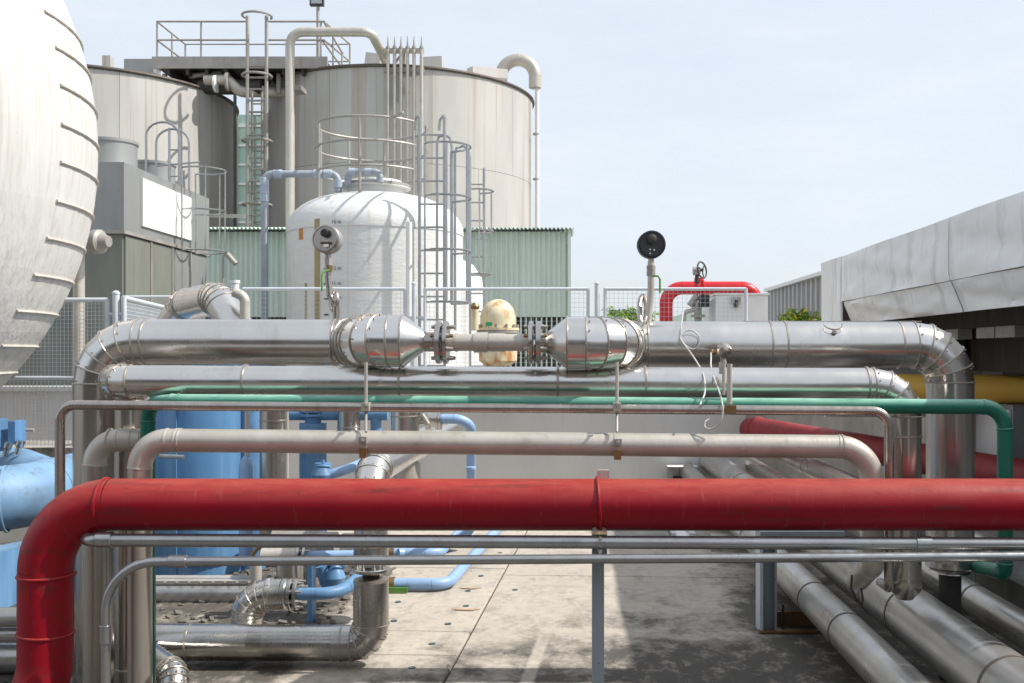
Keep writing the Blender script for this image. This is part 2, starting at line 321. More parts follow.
def pipe(root, pts, r, m, bend=.15, style='smooth', gores=5, n=32, seams=(), weld=None, mb_=None, mv=None):
    """build a bent pipe as runs, elbows (gores when mitred), seam beads"""
    mbd = mb_ or m_bead
    for kind, q in fillet(pts, bend, gores if style == 'gore' else 12):
        mm = m
        if kind == 'run':
            d = (q[1]-q[0]).normalized()
            if mv and abs(d.z) > .7: mm = mv
            k = max(1, int((q[1]-q[0]).length/.25)); part(MB().tube([q[0].lerp(q[1], i/k) for i in range(k+1)], r, n), 'pipe_run', mm, root)
        elif style == 'gore':
            # mitred gores: rings cut on the bisecting planes
            k = len(q); nrm = []; rv = MB()
            for i in range(k):
                t1 = (q[i]-q[i-1]).normalized() if i else (q[1]-q[0]).normalized()
                t2 = (q[i+1]-q[i]).normalized() if i < k-1 else (q[-1]-q[-2]).normalized()
                nrm.append((t1+t2).normalized())
            c0 = (q[1]-q[0]).normalized(); c9 = (q[-1]-q[-2]).normalized()
            if k > 2: nrm[0] = (2*c0.dot(nrm[1])*c0-nrm[1]).normalized(); nrm[-1] = (2*c9.dot(nrm[-2])*c9-nrm[-2]).normalized()
            for i in range(k-1):
                t = (q[i+1]-q[i]).normalized(); u = t.orthogonal().normalized(); w_ = t.cross(u); g = MB(); vs = []
                for e in (i, i+1):
                    for j in range(n):
                        a = 2*PI*j/n; o = (u*math.cos(a)+w_*math.sin(a))*r*(1.0 if i % 2 else .99); base = q[e]+o
                        s_ = -(o.dot(nrm[e]))/t.dot(nrm[e]); vs.append(base+t*s_)
                g.add(vs, [(j, (j+1) % n, n+(j+1) % n, n+j) for j in range(n)]); part(g, 'elbow_gore', m if not (mv and abs(t.z) > .9) else mv, root)
            for i in range(k):
                t = nrm[i]; u = t.orthogonal().normalized(); w_ = t.cross(u); lp = []
                ta = (q[min(i+1, k-1)]-q[min(i+1, k-1)-1]).normalized()
                for j in range(n):
                    a = 2*PI*j/n; uu = ta.orthogonal().normalized(); ww = ta.cross(uu); o = (uu*math.cos(a)+ww*math.sin(a))*(r+.001)
                    lp.append(q[i]+o-ta*(o.dot(t)/ta.dot(t)))
                part(MB().tube(lp, .0042, 6, closed=True), 'seam_bead', mbd, root)
                if i < k-1:
                    for j in range(0, n, 3):
                        c_ = (lp[j]-q[i]); rv.box(q[i]+c_*1.02+ta*.014, (.006, .006, .006))
            part(rv, 'rivets', mbd, root, stuff=True, smooth=False)
        else:
            part(MB().tube(q, r, n), 'elbow', mm, root)
            if weld:
                for e, f in ((0, 1), (-1, -2)): bead(root, q[e], q[e]-q[f], r, weld, .005, 'weld_seam', .0025)
    for c, ax in seams: bead(root, c, ax, r, mbd)
bolt_me = MB().lathe([(0, .011), (.012, .011), (.0121, .007), (.03, .007)], (0, 0, 0), n=6).mesh('bolt', m_steel)
def flange(root, c, axis, R, t, m, nb=8, rb=None, name='flange', bolts=True):
    c = Vector(c); axis = Vector(axis).normalized()
    fp = part(MB().lathe([(-t/2, R*.96), (-t/2+.003, R), (t/2-.003, R), (t/2, R*.96)], c, axis, 32), name, m, root)
    if bolts:
        u = axis.orthogonal().normalized(); w_ = axis.cross(u); rb = rb or R*.8
        for k in range(nb):
            a = 2*PI*(k+.5)/nb; o = (u*math.cos(a)+w_*math.sin(a))*rb
            inst(bolt_me, 'bolt', fp, c+o+axis*t*.5, zq(axis))
# ================================================================ SETTING
WALLZ = 12.5; TERR = 1.2
# ground sheet to the horizon
g = MB()
g.add([(-900, -300, -.05), (900, -300, -.05), (900, 1500, -.05), (-900, 1500, -.05)], [(0, 1, 2, 3)])
struct(g, 'ground', m_ground)
# floor of the yard: base plus cast slabs with recessed joints (slab grid turned 3 degrees)
fl = struct(MB().span((-9, -8, -.06), (7, WALLZ+.4, -.02)), 'floor', m_joint)
th = math.radians(-3.0); ux = Vector((math.cos(th), math.sin(th), 0)); uy = Vector((-math.sin(th), math.cos(th), 0)); o0 = Vector((-.596, 5.93, 0))
def slab(x0, x1, y0, y1, m):
    x0 += .006; x1 -= .006; y0 += .006; y1 -= .006
    q = [o0+ux*a+uy*b for a, b in ((x0, y0), (x1, y0), (x1, y1), (x0, y1))]
    top = [v+Vector((0, 0, random.uniform(-.002, .002))) for v in q]
    ins = [o0+ux*a+uy*b for a, b in ((x0+.006, y0+.006), (x1-.006, y0+.006), (x1-.006, y1-.006), (x0+.006, y1-.006))]
    mb = MB(); k = 4; vs = [v-Vector((0, 0, .05)) for v in q]+[v-Vector((0, 0, .008)) for v in q]+[Vector((v.x, v.y, t.z)) for v, t in zip(ins, top)]
    mb.add(vs, [(0, 1, 2, 3)[::-1], (8, 9, 10, 11)]+[(r*4+i, r*4+(i+1) % 4, (r+1)*4+(i+1) % 4, (r+1)*4+i) for r in (0, 1) for i in range(4)])
    part(mb, 'slab', m, fl, smooth=False)
ys = [-12.5, -9.6, -6.8, -4.2, -2.1, -.33, .16, 1.95, 3.72, 5.4, 6.9]
for i in range(len(ys)-1):
    for j, (xa, xb) in enumerate(((-6.6, -4.4), (-4.4, -2.2), (-2.2, 0))): slab(xa, xb, ys[i], ys[i+1], m_slab)
for (a, b) in ((-12.5, -7.5), (-7.5, -2.9), (-2.9, 1.72), (1.72, 6.9)):
    slab(0, 3.6, a, b, m_yard); slab(3.6, 7.0, a, b, m_yard)
# sleeves cast in the slabs, and the rust runs beside two of them
m_hole = M('blue green plug', (.03, .12, .15), (.05, .06, .06), 0, .4, ns=30)
for (px, py) in ((481, 576), (468, 591), (466, 606), (448, 624), (432, 644), (412, 668), (398, 602), (394, 621), (515, 590), (500, 553)):
    z = EYE*F/(py-354); p = P(px, py, z)
    part(MB().lathe([(-.01, .020), (.0035, .020), (.0045, .017), (.001, .013)], (p.x, p.y, 0), n=16), 'floor_plug', m_hole, fl)
m_stain = M('rust stain', (.40, .24, .12), (.44, .34, .24), 0, .9, ns=20)
for (px, py, w_) in ((470, 588.5, .07), (466, 610, .08)):
    z = EYE*F/(py-354); p = P(px, py, z); n = 14
    part(MB().prism([(p.x+w_*math.cos(2*PI*i/n)*(1+.35*math.sin(i*2.3)), p.y+.02*math.sin(2*PI*i/n)*(1+.3*math.cos(i*1.7)), .0025) for i in range(n)], (0, 0, .003)), 'rust_stain', m_stain, fl)
# concrete terrace behind, its front wall
tb = MB(); tb.span((-60, WALLZ, -.2), (2.1, 150, TERR-.08)); tb.span((2.1, 13.4, -.2), (70, 150, TERR-.08))
struct(tb, 'terrace', m_grime, smooth=False)
tw = thing('retaining_wall', 'long pale concrete wall behind the yard under the mesh fence', 'wall', (-2, WALLZ, 0))
x = -8.0; k = 0
while x < 2.0:
    x1 = min(x+5.06, 2.12); part(MB().span((x+.002, WALLZ-.15, -.02), (x1-.002, WALLZ-.003, TERR)), 'wall_panel', m_conc, tw, smooth=False); x = x1
part(MB().span((-8.05, WALLZ-.2, TERR+.003), (2.16, WALLZ+.25, TERR+.06)), 'coping', m_conc, tw, smooth=False)

# ---------------------------------------------------------------- mesh fences
def panel(root, a, b, zt, zb, pitch, mids=(), rr=.022, wr=.0022):
    a = Vector(a); b = Vector(b); d = (b-a).normalized(); f = MB()
    for (p, q) in ((Vector((a.x, a.y, zt)), Vector((b.x, b.y, zt))), (Vector((a.x, a.y, zb)), Vector((b.x, b.y, zb)))):
        part(MB().cyl(p, q, rr, n=12), 'rail', m_fence, root)
    for zz in mids: part(MB().cyl((a.x, a.y, zz), (b.x, b.y, zz), rr*.9, n=12), 'rail', m_fence, root)
    for p in (a, b): part(MB().cyl((p.x, p.y, zb-.02), (p.x, p.y, zt+.01), rr*.95, n=12), 'stile', m_fence, root)
    ln = (b-a).length; k = int(ln/pitch); wm = MB()
    for i in range(1, k): 
        p = a.lerp(b, i/k); wm.cyl((p.x, p.y, zb), (p.x, p.y, zt), wr, n=4, cap=(False, False))
    h = int((zt-zb)/pitch)
    for i in range(1, h): zz = zb+(zt-zb)*i/h; wm.cyl((a.x, a.y-.005, zz), (b.x, b.y-.005, zz), wr, n=4, cap=(False, False))
    part(wm, 'wire_mesh', m_fence, root, stuff=True)
def fpost(root, x, y, zt, zb, r=.03):
    part(MB().cyl((x, y, zb), (x, y, zt), r, n=16), 'post', m_fence, root)
    part(MB().lathe([(0, r*1.15), (.015, r*1.1), (.03, r*.5)], (x, y, zt), n=16), 'post_cap', m_fence, root)
fe = thing('mesh_fence', 'pale grey wire mesh fence along the top of the concrete wall', 'fence', (-1, WALLZ+.1, TERR))
FY = WALLZ+.1; zt = EYE+65*FY/F; zb = TERR+.12
for (pa, pb) in ((123, 236), (243, 405), (425, 588), (605, 746)):
    panel(fe, ((pa-570)*FY/F, FY, 0), ((pb-570)*FY/F, FY, 0), zt-(.10 if pa == 123 else 0), zb, .055)
for px in (414, 597): fpost(fe, (px-570)*FY/F, FY, zt+.06, TERR)
for px in (414, 597):
    for s in (-1, 1):
        for zz in (zt-.35, zb+.15): part(MB().cyl(((px-570)*FY/F, FY, zz), ((px+s*9-570)*FY/F, FY, zz), .014, n=8), 'hinge', m_fence, fe)
# nearer, taller fence at the left on its own ledge
LZ = 9.0
fe2 = thing('mesh_fence', 'taller wire mesh fence at the left behind the white sphere tank', 'fence', (-4, LZ, .8))
panel(fe2, P(-60, 0, LZ), P(107, 0, LZ), EYE+54*LZ/F, EYE-94*LZ/F, .034, (EYE-24*LZ/F,), .022, .0026)
fpost(fe2, P(116, 0, LZ).x, LZ, EYE+60*LZ/F, .75)
panel(fe2, P(124, 0, LZ), P(178, 0, 11.6), EYE+56*LZ/F, EYE-94*LZ/F, .034, (EYE-24*LZ/F,), .022, .0026)
for zz in (2.0, 1.1): part(MB().cyl((P(107, 0, LZ).x, LZ, zz), (P(124, 0, LZ).x, LZ, zz), .014, n=8), 'hinge', m_fence, fe2)
lw = thing('concrete_ledge', 'low concrete ledge under the left mesh fence', 'ledge', (-4.5, LZ, 0))
part(MB().span((-8, LZ-.1, -.02), (-3.55, LZ+.6, .76)), 'wall_body', m_conc, lw, smooth=False)
part(MB().span((-8.02, LZ-.16, .762), (-3.52, LZ+.62, .84)), 'coping', m_slab, lw, smooth=False)

# ================================================================ FAR TANKS
def shell_tank(root, c, R, h0, h1, rows, n, m, ph=0.0):
    core = MB().cyl((c[0], c[1], h0), (c[0], c[1], h1-.02), R-.03, n=72); part(core, 'tank_core', m_rim, root)
    for i in range(len(rows)-1):
        za, zb_ = rows[i]+.005, rows[i+1]-.005
        for k in range(n):
            a0 = 2*PI*(k+(.5 if i % 2 else 0)+ph)/n+.0012; a1 = 2*PI*(k+1+(.5 if i % 2 else 0)+ph)/n-.0012; q = 8; v = []; f = []
            for s in range(q+1):
                a = a0+(a1-a0)*s/q
                for z_ in (za, zb_):
                    for r_ in (R, R-.025): v.append((c[0]+math.cos(a)*r_, c[1]+math.sin(a)*r_, z_))
            for s in range(q):
                b = s*4; f += [(b, b+4, b+6, b+2), (b+1, b+3, b+7, b+5), (b, b+1, b+5, b+4), (b+2, b+6, b+7, b+3)]
            f += [(0, 2, 3, 1), (q*4, q*4+1, q*4+3, q*4+2)]
            part(MB().add(v, f), 'shell_plate', m, root)
    part(MB().torus((c[0], c[1], h1), (0, 0, 1), R+.02, .045, 96, 8), 'rim', m_rim, root)
    part(MB().lathe([(0, R), (.05, R*.98), (.38, R*.3), (.42, .02)], (c[0], c[1], h1-.02), n=72), 'roof', m, root)
T2 = (-4.95, 30.0); R2 = 3.85; H2 = 9.02
t2 = thing('storage_tank', 'tall stained steel tank with six thin pipes up its front', 'tank', (*T2, TERR-.1))
shell_tank(t2, T2, R2, TERR-.1, H2, [1.1, 3.9, 6.55, H2-.02], 9, m_tank, .28)
T1 = (-13.05, 28.0); R1 = 3.75; H1 = 8.55
t1 = thing('storage_tank', 'tall pale stained tank at the left behind the grey cooling tower', 'tank', (*T1, TERR-.1))
shell_tank(t1, T1, R1, TERR-.1, H1, [1.1, 4.6, H1-.02], 9, m_tank, .1)
# small roof fittings
for (a, b, root) in ((P(498, 74, 29), P(345, 60, 29), None),): pass
part(MB().box(P(108, 66, 27)+Vector((0, 0, .1)), (.22, .22, .3)), 'roof_vent', m_tank, t1)
part(MB().bar(P(128, 68, 27.5), P(157, 68, 27.5), .5, .35), 'roof_hatch', m_box, t1)
part(MB().bar(P(367, 60, 28), P(382, 62, 28), .5, .3), 'roof_hatch', m_tank, t2)
part(MB().bar(P(424, 65, 28), P(443, 64, 28), .5, .3), 'roof_hatch', m_tank, t2)
part(MB().bar(P(470, 72, 27.9), P(505, 75, 28.6), .3, .25), 'roof_hatch', m_tank, t2)
for px, py in ((373, 57), (372, 58)): pass
# the six thin vertical pipes
zs = 26.05
tp0 = None
for i, px in enumerate((388, 394.6, 401, 407.6, 414, 421.5)):
    lab = ['leftmost', 'second from the left', 'third from the left', 'fourth from the left', 'fifth from the left', 'rightmost'][i]
    a = P(px, 330, zs); b = P(px, 47, zs)
    t = thing('thin_riser_pipe', f'{lab} of six thin pale pipes up the big tank front', 'pipe', a, 'six thin riser pipes on the tank')
    part(MB().cyl(a, b, .045, n=12), 'pipe_run', m_tan, t); part(MB().cyl(b, P(px, 36, zs), .03, .008, n=10), 'pointed_tip', m_steel, t)
    part(MB().lathe([(0, .055), (.06, .055)], b-Vector((0, 0, .05)), n=12), 'coupling', m_steel, t)
rk = thing('pipe_bracket', 'rusty crossbar bracket holding the tops of six thin pipes', 'bracket', P(405, 51, zs+.1))
part(MB().bar(P(384, 51, zs+.14), P(424, 51, zs+.14), .1, .12), 'crossbar', m_tan, rk)
part(MB().bar(P(403, 52, zs+.2), P(403, 66, zs+.6), .12, .12), 'upright', m_steel, rk); part(MB().bar(P(392, 67, zs+.4), P(402, 54, zs+.2), .05, .05), 'brace', m_steel, rk)
part(MB().bar(P(384, 70, zs+.1), P(424, 70, zs+.1), .1, .12), 'crossbar', m_steel, rk)
# big beige overflow pipe
bp = thing('overflow_pipe', 'thick beige pipe bent over the top of the big tank', 'pipe', P(290, 230, 25.5))
pipe(bp, [P(290, 240, 25.4), P(290, 32, 25.4), P(371, 32, 25.4), P(386, 62, 26.6)], .115, m_tan, [.32, .25], weld=m_tan)
part(MB().box(P(297, 90, 25.9), (.35, .5, .12)), 'wall_bracket', m_steel, bp)
gp = thing('gooseneck_pipe', 'pale gooseneck vent pipe at the right edge of the big tank', 'pipe', P(537, 240, 29.5))
pipe(gp, [P(501, 82, 29.4), P(501, 60, 29.4), P(535, 60, 29.4), P(535, 88, 29.4)], .18, m_tan, .48, weld=m_tan)
part(MB().cyl(P(537, 86, 29.4), P(537, 240, 29.4), .06, n=12), 'downpipe', m_white, gp)
for y in (86, 135, 180): part(MB().lathe([(0, .09), (.05, .09)], P(536, y, 29.4), n=12), 'collar', m_steel, gp)

# ---------------------------------------------------------------- platform with rail between the tanks
pz = 26.5
pf = thing('steel_platform', 'high steel walkway platform spanning between the two big tanks', 'platform', P(245, 68, pz))
A = P(155, 62, pz); B = P(328, 62, pz); dk = A.z-.12
part(MB().span((A.x, pz, dk), (B.x, pz+2.0, dk+.10)), 'deck', m_dark, pf)
part(MB().span((A.x-.05, pz-.08, dk-.06), (B.x, pz-.004, dk+.24)), 'edge_beam', m_steel, pf)
part(MB().span((A.x-.05, pz+2.004, dk-.06), (B.x, pz+2.1, dk+.24)), 'edge_beam', m_steel, pf)
for i in range(9): x = A.x+.3+i*(B.x-A.x-.5)/8; part(MB().span((x, pz, dk-.2), (x+.08, pz+2.0, dk-.003)), 'joist', m_dark, pf)
for px in (161, 207, 276, 330): q = P(px, 62, pz+.2); part(MB().span((q.x-.05, q.y+.2, 8.5), (q.x+.05, q.y+.3, dk-.07)), 'leg', m_steel, pf)
part(MB().bar(P(162, 66, pz+.4), P(200, 92, pz+2), .1, .1), 'brace', m_dark, pf); part(MB().bar(P(178, 73, pz+1), P(240, 76, pz+1.2), .09, .09), 'brace', m_steel, pf)
hr = thing('handrail', 'steel guard rail round the high platform between tanks', 'railing', P(245, 55, pz))
rt = P(0, 21.5, pz).z; rm = P(0, 40, pz).z
for zz in (rt, rm):
    for (a, b) in ((157, 247), (266, 324)):
        part(MB().cyl((P(a, 0, pz).x, pz, zz), (P(b, 0, pz).x, pz, zz), .026, n=8), 'rail', m_steel, hr)
    part(MB().cyl((P(157, 0, pz).x, pz, zz), (P(157, 0, pz).x, pz+1.95, zz-.0), .026, n=8), 'rail', m_steel, hr)
    part(MB().cyl((P(324, 0, pz).x, pz, zz), (P(324, 0, pz).x+.25, pz+1.95, zz), .026, n=8), 'rail', m_steel, hr)
    part(MB().cyl((P(157, 0, pz).x, pz+1.95, zz), (P(324, 0, pz).x+.2, pz+1.95, zz), .02, n=8), 'rail', m_steel, hr)
for px in (157, 201, 266, 321): part(MB().cyl((P(px, 0, pz).x, pz, dk), (P(px, 0, pz).x, pz, rt), .026, n=8), 'stanchion', m_steel, hr)
for dy in (1.0, 1.95): part(MB().cyl((P(157, 0, pz).x, pz+dy, dk), (P(157, 0, pz).x, pz+dy, rt), .026, n=8), 'stanchion', m_steel, hr)
part(MB().cyl((P(324, 0, pz).x+.25, pz+1.95, dk), (P(324, 0, pz).x+.25, pz+1.95, rt), .026, n=8), 'stanchion', m_steel, hr)
# right hand sloping stair rail at the end of the deck
for (a, b) in ((P(324, 22, pz), P(343, 54, pz+.6)), (P(322, 40, pz), P(341, 66, pz+.6))): part(MB().cyl(a, b, .026, n=8), 'rail', m_steel, hr)
for (px, t, b_) in ((333, 37, 66), (342, 54, 72)): part(MB().cyl(P(px, t, pz+.5), P(px, b_, pz+.5), .024, n=8), 'stanchion', m_steel, hr)
lt = thing('flood_light', 'small flood lamp on a pole above the platform railing', 'lamp', P(317, 58, pz+.5))
part(MB().cyl(P(318, 58, pz+.5), P(318, 7, pz+.5), .045, n=10), 'pole', m_steel, lt)
lh = part(MB().box(P(317, 1, pz+.5), (.36, .14, .26)), 'lamp_housing', m_dark, lt); part(MB().box(P(317, 1, pz+.5)-Vector((0, .075, 0)), (.28, .012, .18)), 'lamp_glass', m_glass, lh)
# long ladder with hoops
def ladder(name, label, x0, x1, y, z0, z1, pitch, rr, m, hoops=(), hr_=.35, side=(0, -1, 0), uprights=5, group=None, a0=-PI/2, a1=PI/2, cage=None, top=None):
    t = thing(name, label, 'ladder', ((x0+x1)/2, y, z0), group)
    for x in (x0, x1): part(MB().cyl((x, y, z0), (x, y, z1), rr, n=10), 'side_rail', m, t)
    k = int((z1-z0)/pitch)
    me = MB().cyl((-abs(x1-x0)/2, 0, 0), (abs(x1-x0)/2, 0, 0), rr*.62, n=8).mesh('rung', m)
    for i in range(1, k+1):
        if top and z0+pitch*i > top: break
        inst(me, 'rung', t, ((x0+x1)/2, y, z0+pitch*i-.1))
    if hoops:
        c = cage or ((x0+x1)/2, y)
        for hz in hoops: part(MB().torus((c[0], c[1], hz), (0, 0, 1), hr_, rr*.7, 24, 6, a0, a1, ref=side), 'cage_hoop', m, t)
        for j in range(uprights):
            a = a0+(a1-a0)*(j+.0)/(max(1, uprights-1)); s = Vector(side); p = Vector((0, 0, 1)).cross(s); q = Vector((c[0], c[1], 0))+(s*math.cos(a)+p*math.sin(a))*hr_
            part(MB().cyl((q.x, q.y, min(hoops)), (q.x, q.y, max(hoops)), rr*.6, n=8), 'cage_bar', m, t)
    return t
zl = 25.9
l1 = ladder('caged_ladder', 'long vertical ladder rising between the big tanks to the platform', P(247.5, 0, zl).x, P(266.5, 0, zl).x, zl, TERR, P(0, 16, zl).z, .29, .045, m_steel,
       hoops=(P(0, 16, zl).z, P(0, 76, zl).z, P(0, 141, zl).z, P(0, 205, zl).z), hr_=.36, side=(0, -1, 0), uprights=0, a0=-2.2, a1=2.2, top=9.3)
part(MB().cyl((P(256, 0, zl).x, zl+.6, TERR), (P(256, 0, zl).x, zl+.6, P(0, 80, zl).z), .03, n=8), 'rear_strut', m_steel, l1)
l1b = ladder('narrow_ladder', 'thin dark ladder just behind the long ladder between tanks', P(252, 0, 26).x, P(262, 0, 26).x, 26, TERR, 8.3, .3, .03, m_steel)
# translucent green sheeting far behind the gap, with window grid
gb = thing('sheeted_building', 'pale green sheeted building seen in the gap between tanks', 'building', (-12, 40, TERR))
part(MB().span((-16, 40, 1.0), (-10.6, 44, 11.0)), 'wall', m_greent, gb)
for i in range(13): part(MB().span((-16, 39.93, 1.5+i*.75), (-10.6, 39.99, 1.58+i*.75)), 'sheet_rail', m_white, gb)
for i in range(8): part(MB().span((-15.8+i*.7, 39.86, 1.1), (-15.74+i*.7, 39.925, 10.9)), 'mullion', m_louv, gb)
# ladder hanging on the left tank's right flank area (dark pipes in the gap)
dp = thing('drain_pipe', 'dark vertical pipe in the shade beside the left tank', 'pipe', P(216, 230, 24.5))
part(MB().cyl(P(235, 235, 25.5), P(235, 95, 25.5), .04, n=10), 'pipe_run', m_dark, dp)
part(MB().bar(P(190, 216, 24.4), P(245, 216, 24.4), .08, .08), 'stay', m_steel, dp)
# pipework clutter under the platform
cl = thing('pipe_manifold', 'dark cluster of valves under the high platform', 'pipes', P(225, 84, 27))
pipe(cl, [P(205, 80, 26.6), P(228, 80, 26.6), P(240, 92, 26.6), P(300, 92, 27.5)], .14, m_tan, .2)
part(MB().cyl(P(200, 87, 26.8), P(262, 87, 26.8), .2, n=16), 'header', m_dark, cl); flange(cl, P(228, 82, 26.5), (1, 0, 0), .24, .06, m_steel, bolts=False); flange(cl, P(216, 84, 26.5), (1, 0, 0), .22, .06, m_white, bolts=False)
part(MB().cyl(P(190, 76, 26.8), P(222, 73, 26.8), .07, n=12), 'branch', m_steel, cl)

# ---------------------------------------------------------------- green corrugated shed
sh = thing('corrugated_shed', 'long pale green corrugated shed behind the domed white tank', 'shed', (-4, 22, TERR))
def corr(x0, x1, y, z0, z1, pitch, amp, m, root, name='corrugated_sheet', back=.5):
    n = int((x1-x0)/pitch*6); pts = [(x0+(x1-x0)*i/n, y+amp*math.sin(2*PI*(x1-x0)*i/n/pitch), z0) for i in range(n+1)]
    poly = pts+[(x1, y+back, z0), (x0, y+back, z0)]
    mb = MB(); k = len(poly); mb.add([Vector(p) for p in poly]+[Vector(p)+Vector((0, 0, z1-z0)) for p in poly], [(i, (i+1) % k, (i+1) % k+k, i+k) for i in range(k)]+[tuple(range(k)), tuple(range(k, 2*k))])
    return part(mb, name, m, root, angle=60)
for i in range(8): corr(-8.3+i*1.032, -8.3+(i+1)*1.032-.004, 22+.004*(i % 2), 2.45, 4.28, .11, .03, m_greens, sh)
part(MB().span((-8.3, 22.3, 1.1), (-.05, 25, 4.2)), 'shed_body', m_dark, sh)
# roof sheet with wavy eave
n = 8*12*6; vs = []; 
for i in range(n+1):
    x = -8.36+8.44*i/n; zz = .022*math.sin(2*PI*(x+8.36)/.086)
    vs += [(x, 21.72, 4.31+zz), (x, 21.72, 4.325+zz), (x, 25.2, 4.55+zz), (x, 25.2, 4.565+zz)]
fs = []
for i in range(n): b = i*4; fs += [(b, b+4, b+5, b+1), (b+1, b+5, b+7, b+3), (b, b+2, b+6, b+4)]
part(MB().add(vs, fs), 'roof', m_greens, sh, angle=60)
part(MB().span((-.045, 21.9, 2.3), (.02, 25.1, 4.27)), 'end_sheet', m_greens, sh)
for i in range(22): part(MB().span((-2.5+i*.11, 22.05, 1.15), (-2.47+i*.11, 22.1, 2.44)), 'vent_bar', m_greens, sh) if i < 22 else None
part(MB().span((-8.2, 22.02, 1.85), (-.05, 22.12, 1.95)), 'sill_rail', m_white, sh)

# ---------------------------------------------------------------- domed white tank
DT = Vector((P(376, 0, 18).x, 18, TERR)); DR = 1.52
dt = thing('domed_tank', 'white domed tank with level marks and gauge in front', 'tank', DT)
sh_h = 3.72
prof = [(0, DR), (sh_h-TERR-.02, DR)]
for i in range(1, 13):
    a = PI/2*i/12; prof.append((sh_h-TERR+.72*math.sin(a)*1.0, DR*math.cos(a)**.75 if i < 12 else .42))
prof = [(h, max(r, .42)) for h, r in prof]
part(MB().lathe([(0, DR), (sh_h-TERR, DR)], DT, n=80), 'tank_wall', m_dome, dt)
dome = [(0, DR+.012), (.04, DR+.012)]+[(.04+.68*math.sin(PI/2*i/14), max(.5, (DR+.012)*math.cos(PI/2*i/14)**.7)) for i in range(1, 13)]
part(MB().lathe(dome, DT+Vector((0, 0, sh_h-TERR)), n=80), 'dome', m_dome, dt)
zt_ = sh_h+.66
part(MB().lathe([(0, .52), (.16, .50), (.17, .6), (.23, .6), (.24, .5), (.30, .45)], (DT.x, DT.y, zt_), n=48), 'manway', m_dome, dt)
part(MB().lathe([(0, .605), (.045, .605)], (DT.x, DT.y, zt_+.19), n=48), 'manway_lid', m_steel, dt)
for k in range(14):
    a = 2*PI*k/14; inst(bolt_me, 'bolt', dt, (DT.x+.56*math.cos(a), DT.y+.56*math.sin(a), zt_+.235))
# level strip and marks with figures
def on_tank(px, py):
    x = None; zc = DT.y-DR
    for _ in range(12): xx = (px-570)*zc/F; zc = DT.y-math.sqrt(max(.0, DR**2-(xx-DT.x)**2))
    return P(px, py, zc)
def cyl_patch(px0, px1, py0, py1, m, name, th_=.006, label=None):
    a = on_tank(px0, py0); b = on_tank(px1, py0); v = []; f = []; n = max(2, int(abs(px1-px0)/3))
    a0 = math.atan2(a.y-DT.y, a.x-DT.x); a1 = math.atan2(b.y-DT.y, b.x-DT.x); z1 = a.z; z0 = on_tank(px0, py1).z
    for i in range(n+1):
        t = a0+(a1-a0)*i/n
        for z_ in (z0, z1):
            for r in (DR-.002, DR+th_): v.append((DT.x+r*math.cos(t), DT.y+r*math.sin(t), z_))
    for i in range(n): q = i*4; f += [(q+1, q+5, q+7, q+3), (q, q+2, q+6, q+4), (q, q+4, q+5, q+1), (q+2, q+3, q+7, q+6)]
    f += [(0, 1, 3, 2), (n*4, n*4+2, n*4+3, n*4+1)]
    part(MB().add(v, f), name, m, dt, label=label)
cyl_patch(315, 320, 219, 330, m_ochre, 'level_strip', .012)
for i, y in enumerate((221, 236, 252, 268, 283, 298, 314)): cyl_patch(324, 329, y, y+1.6, m_ink, 'scale_mark', .004)
cyl_patch(299, 303, 226, 240, m_orange, 'rust_patch', .003); cyl_patch(305, 307, 283, 320, m_ochre, 'rust_patch', .003)
txt_mat = m_ink
def text(s, size, pos, rot, m, parent, name='lettering', ext=.002):
    cu = bpy.data.curves.new(name, 'FONT'); cu.body = s; cu.size = size; cu.extrude = ext; cu.align_x = 'CENTER'; cu.materials.append(m)
    ob = bpy.data.objects.new('tmp', cu); COL.objects.link(ob); bpy.context.view_layer.update()
    me = bpy.data.meshes.new_from_object(ob.evaluated_get(bpy.context.evaluated_depsgraph_get())); bpy.data.objects.remove(ob)
    me.materials.clear(); me.materials.append(m)
    o = link(name, me, parent); o.location = Vector(pos)-ORG[parent.name]; o.rotation_euler = rot; ORG[o.name] = Vector(pos); return o
for s, y in (('15 m', 223.5), ('12 m', 270), ('11 m', 285), ('10 m', 299), ('9 m', 313)):
    p = on_tank(337, y); ang = math.atan2(p.x-DT.x, -(p.y-DT.y)); q = p+Vector((math.sin(ang), -math.cos(ang), 0))*.03
    text(s, .085, q, (PI/2, 0, ang), m_ink, dt)
# drop pipe on the tank's front (behind the shadow of the ladder)
part(MB().cyl(P(409, 330, 16.42), P(409, 232, 16.42), .0, .0) if False else MB().cyl(P(409, 330, 16.30), P(409, 222, 16.30), .05, n=12), 'down_pipe', m_white, dt)
wt = thing('white_tank', 'smaller white tank peeping out right of the domed tank', 'tank', (P(455, 0, 19.5).x, 19.5, TERR))
c = Vector((P(447, 0, 20).x, 20.2, TERR)); part(MB().lathe([(0, .72), (1.6, .72), (1.95, .66), (2.2, .5), (2.35, .2), (2.38, 0)], c, n=48), 'tank_wall', m_dome, wt)
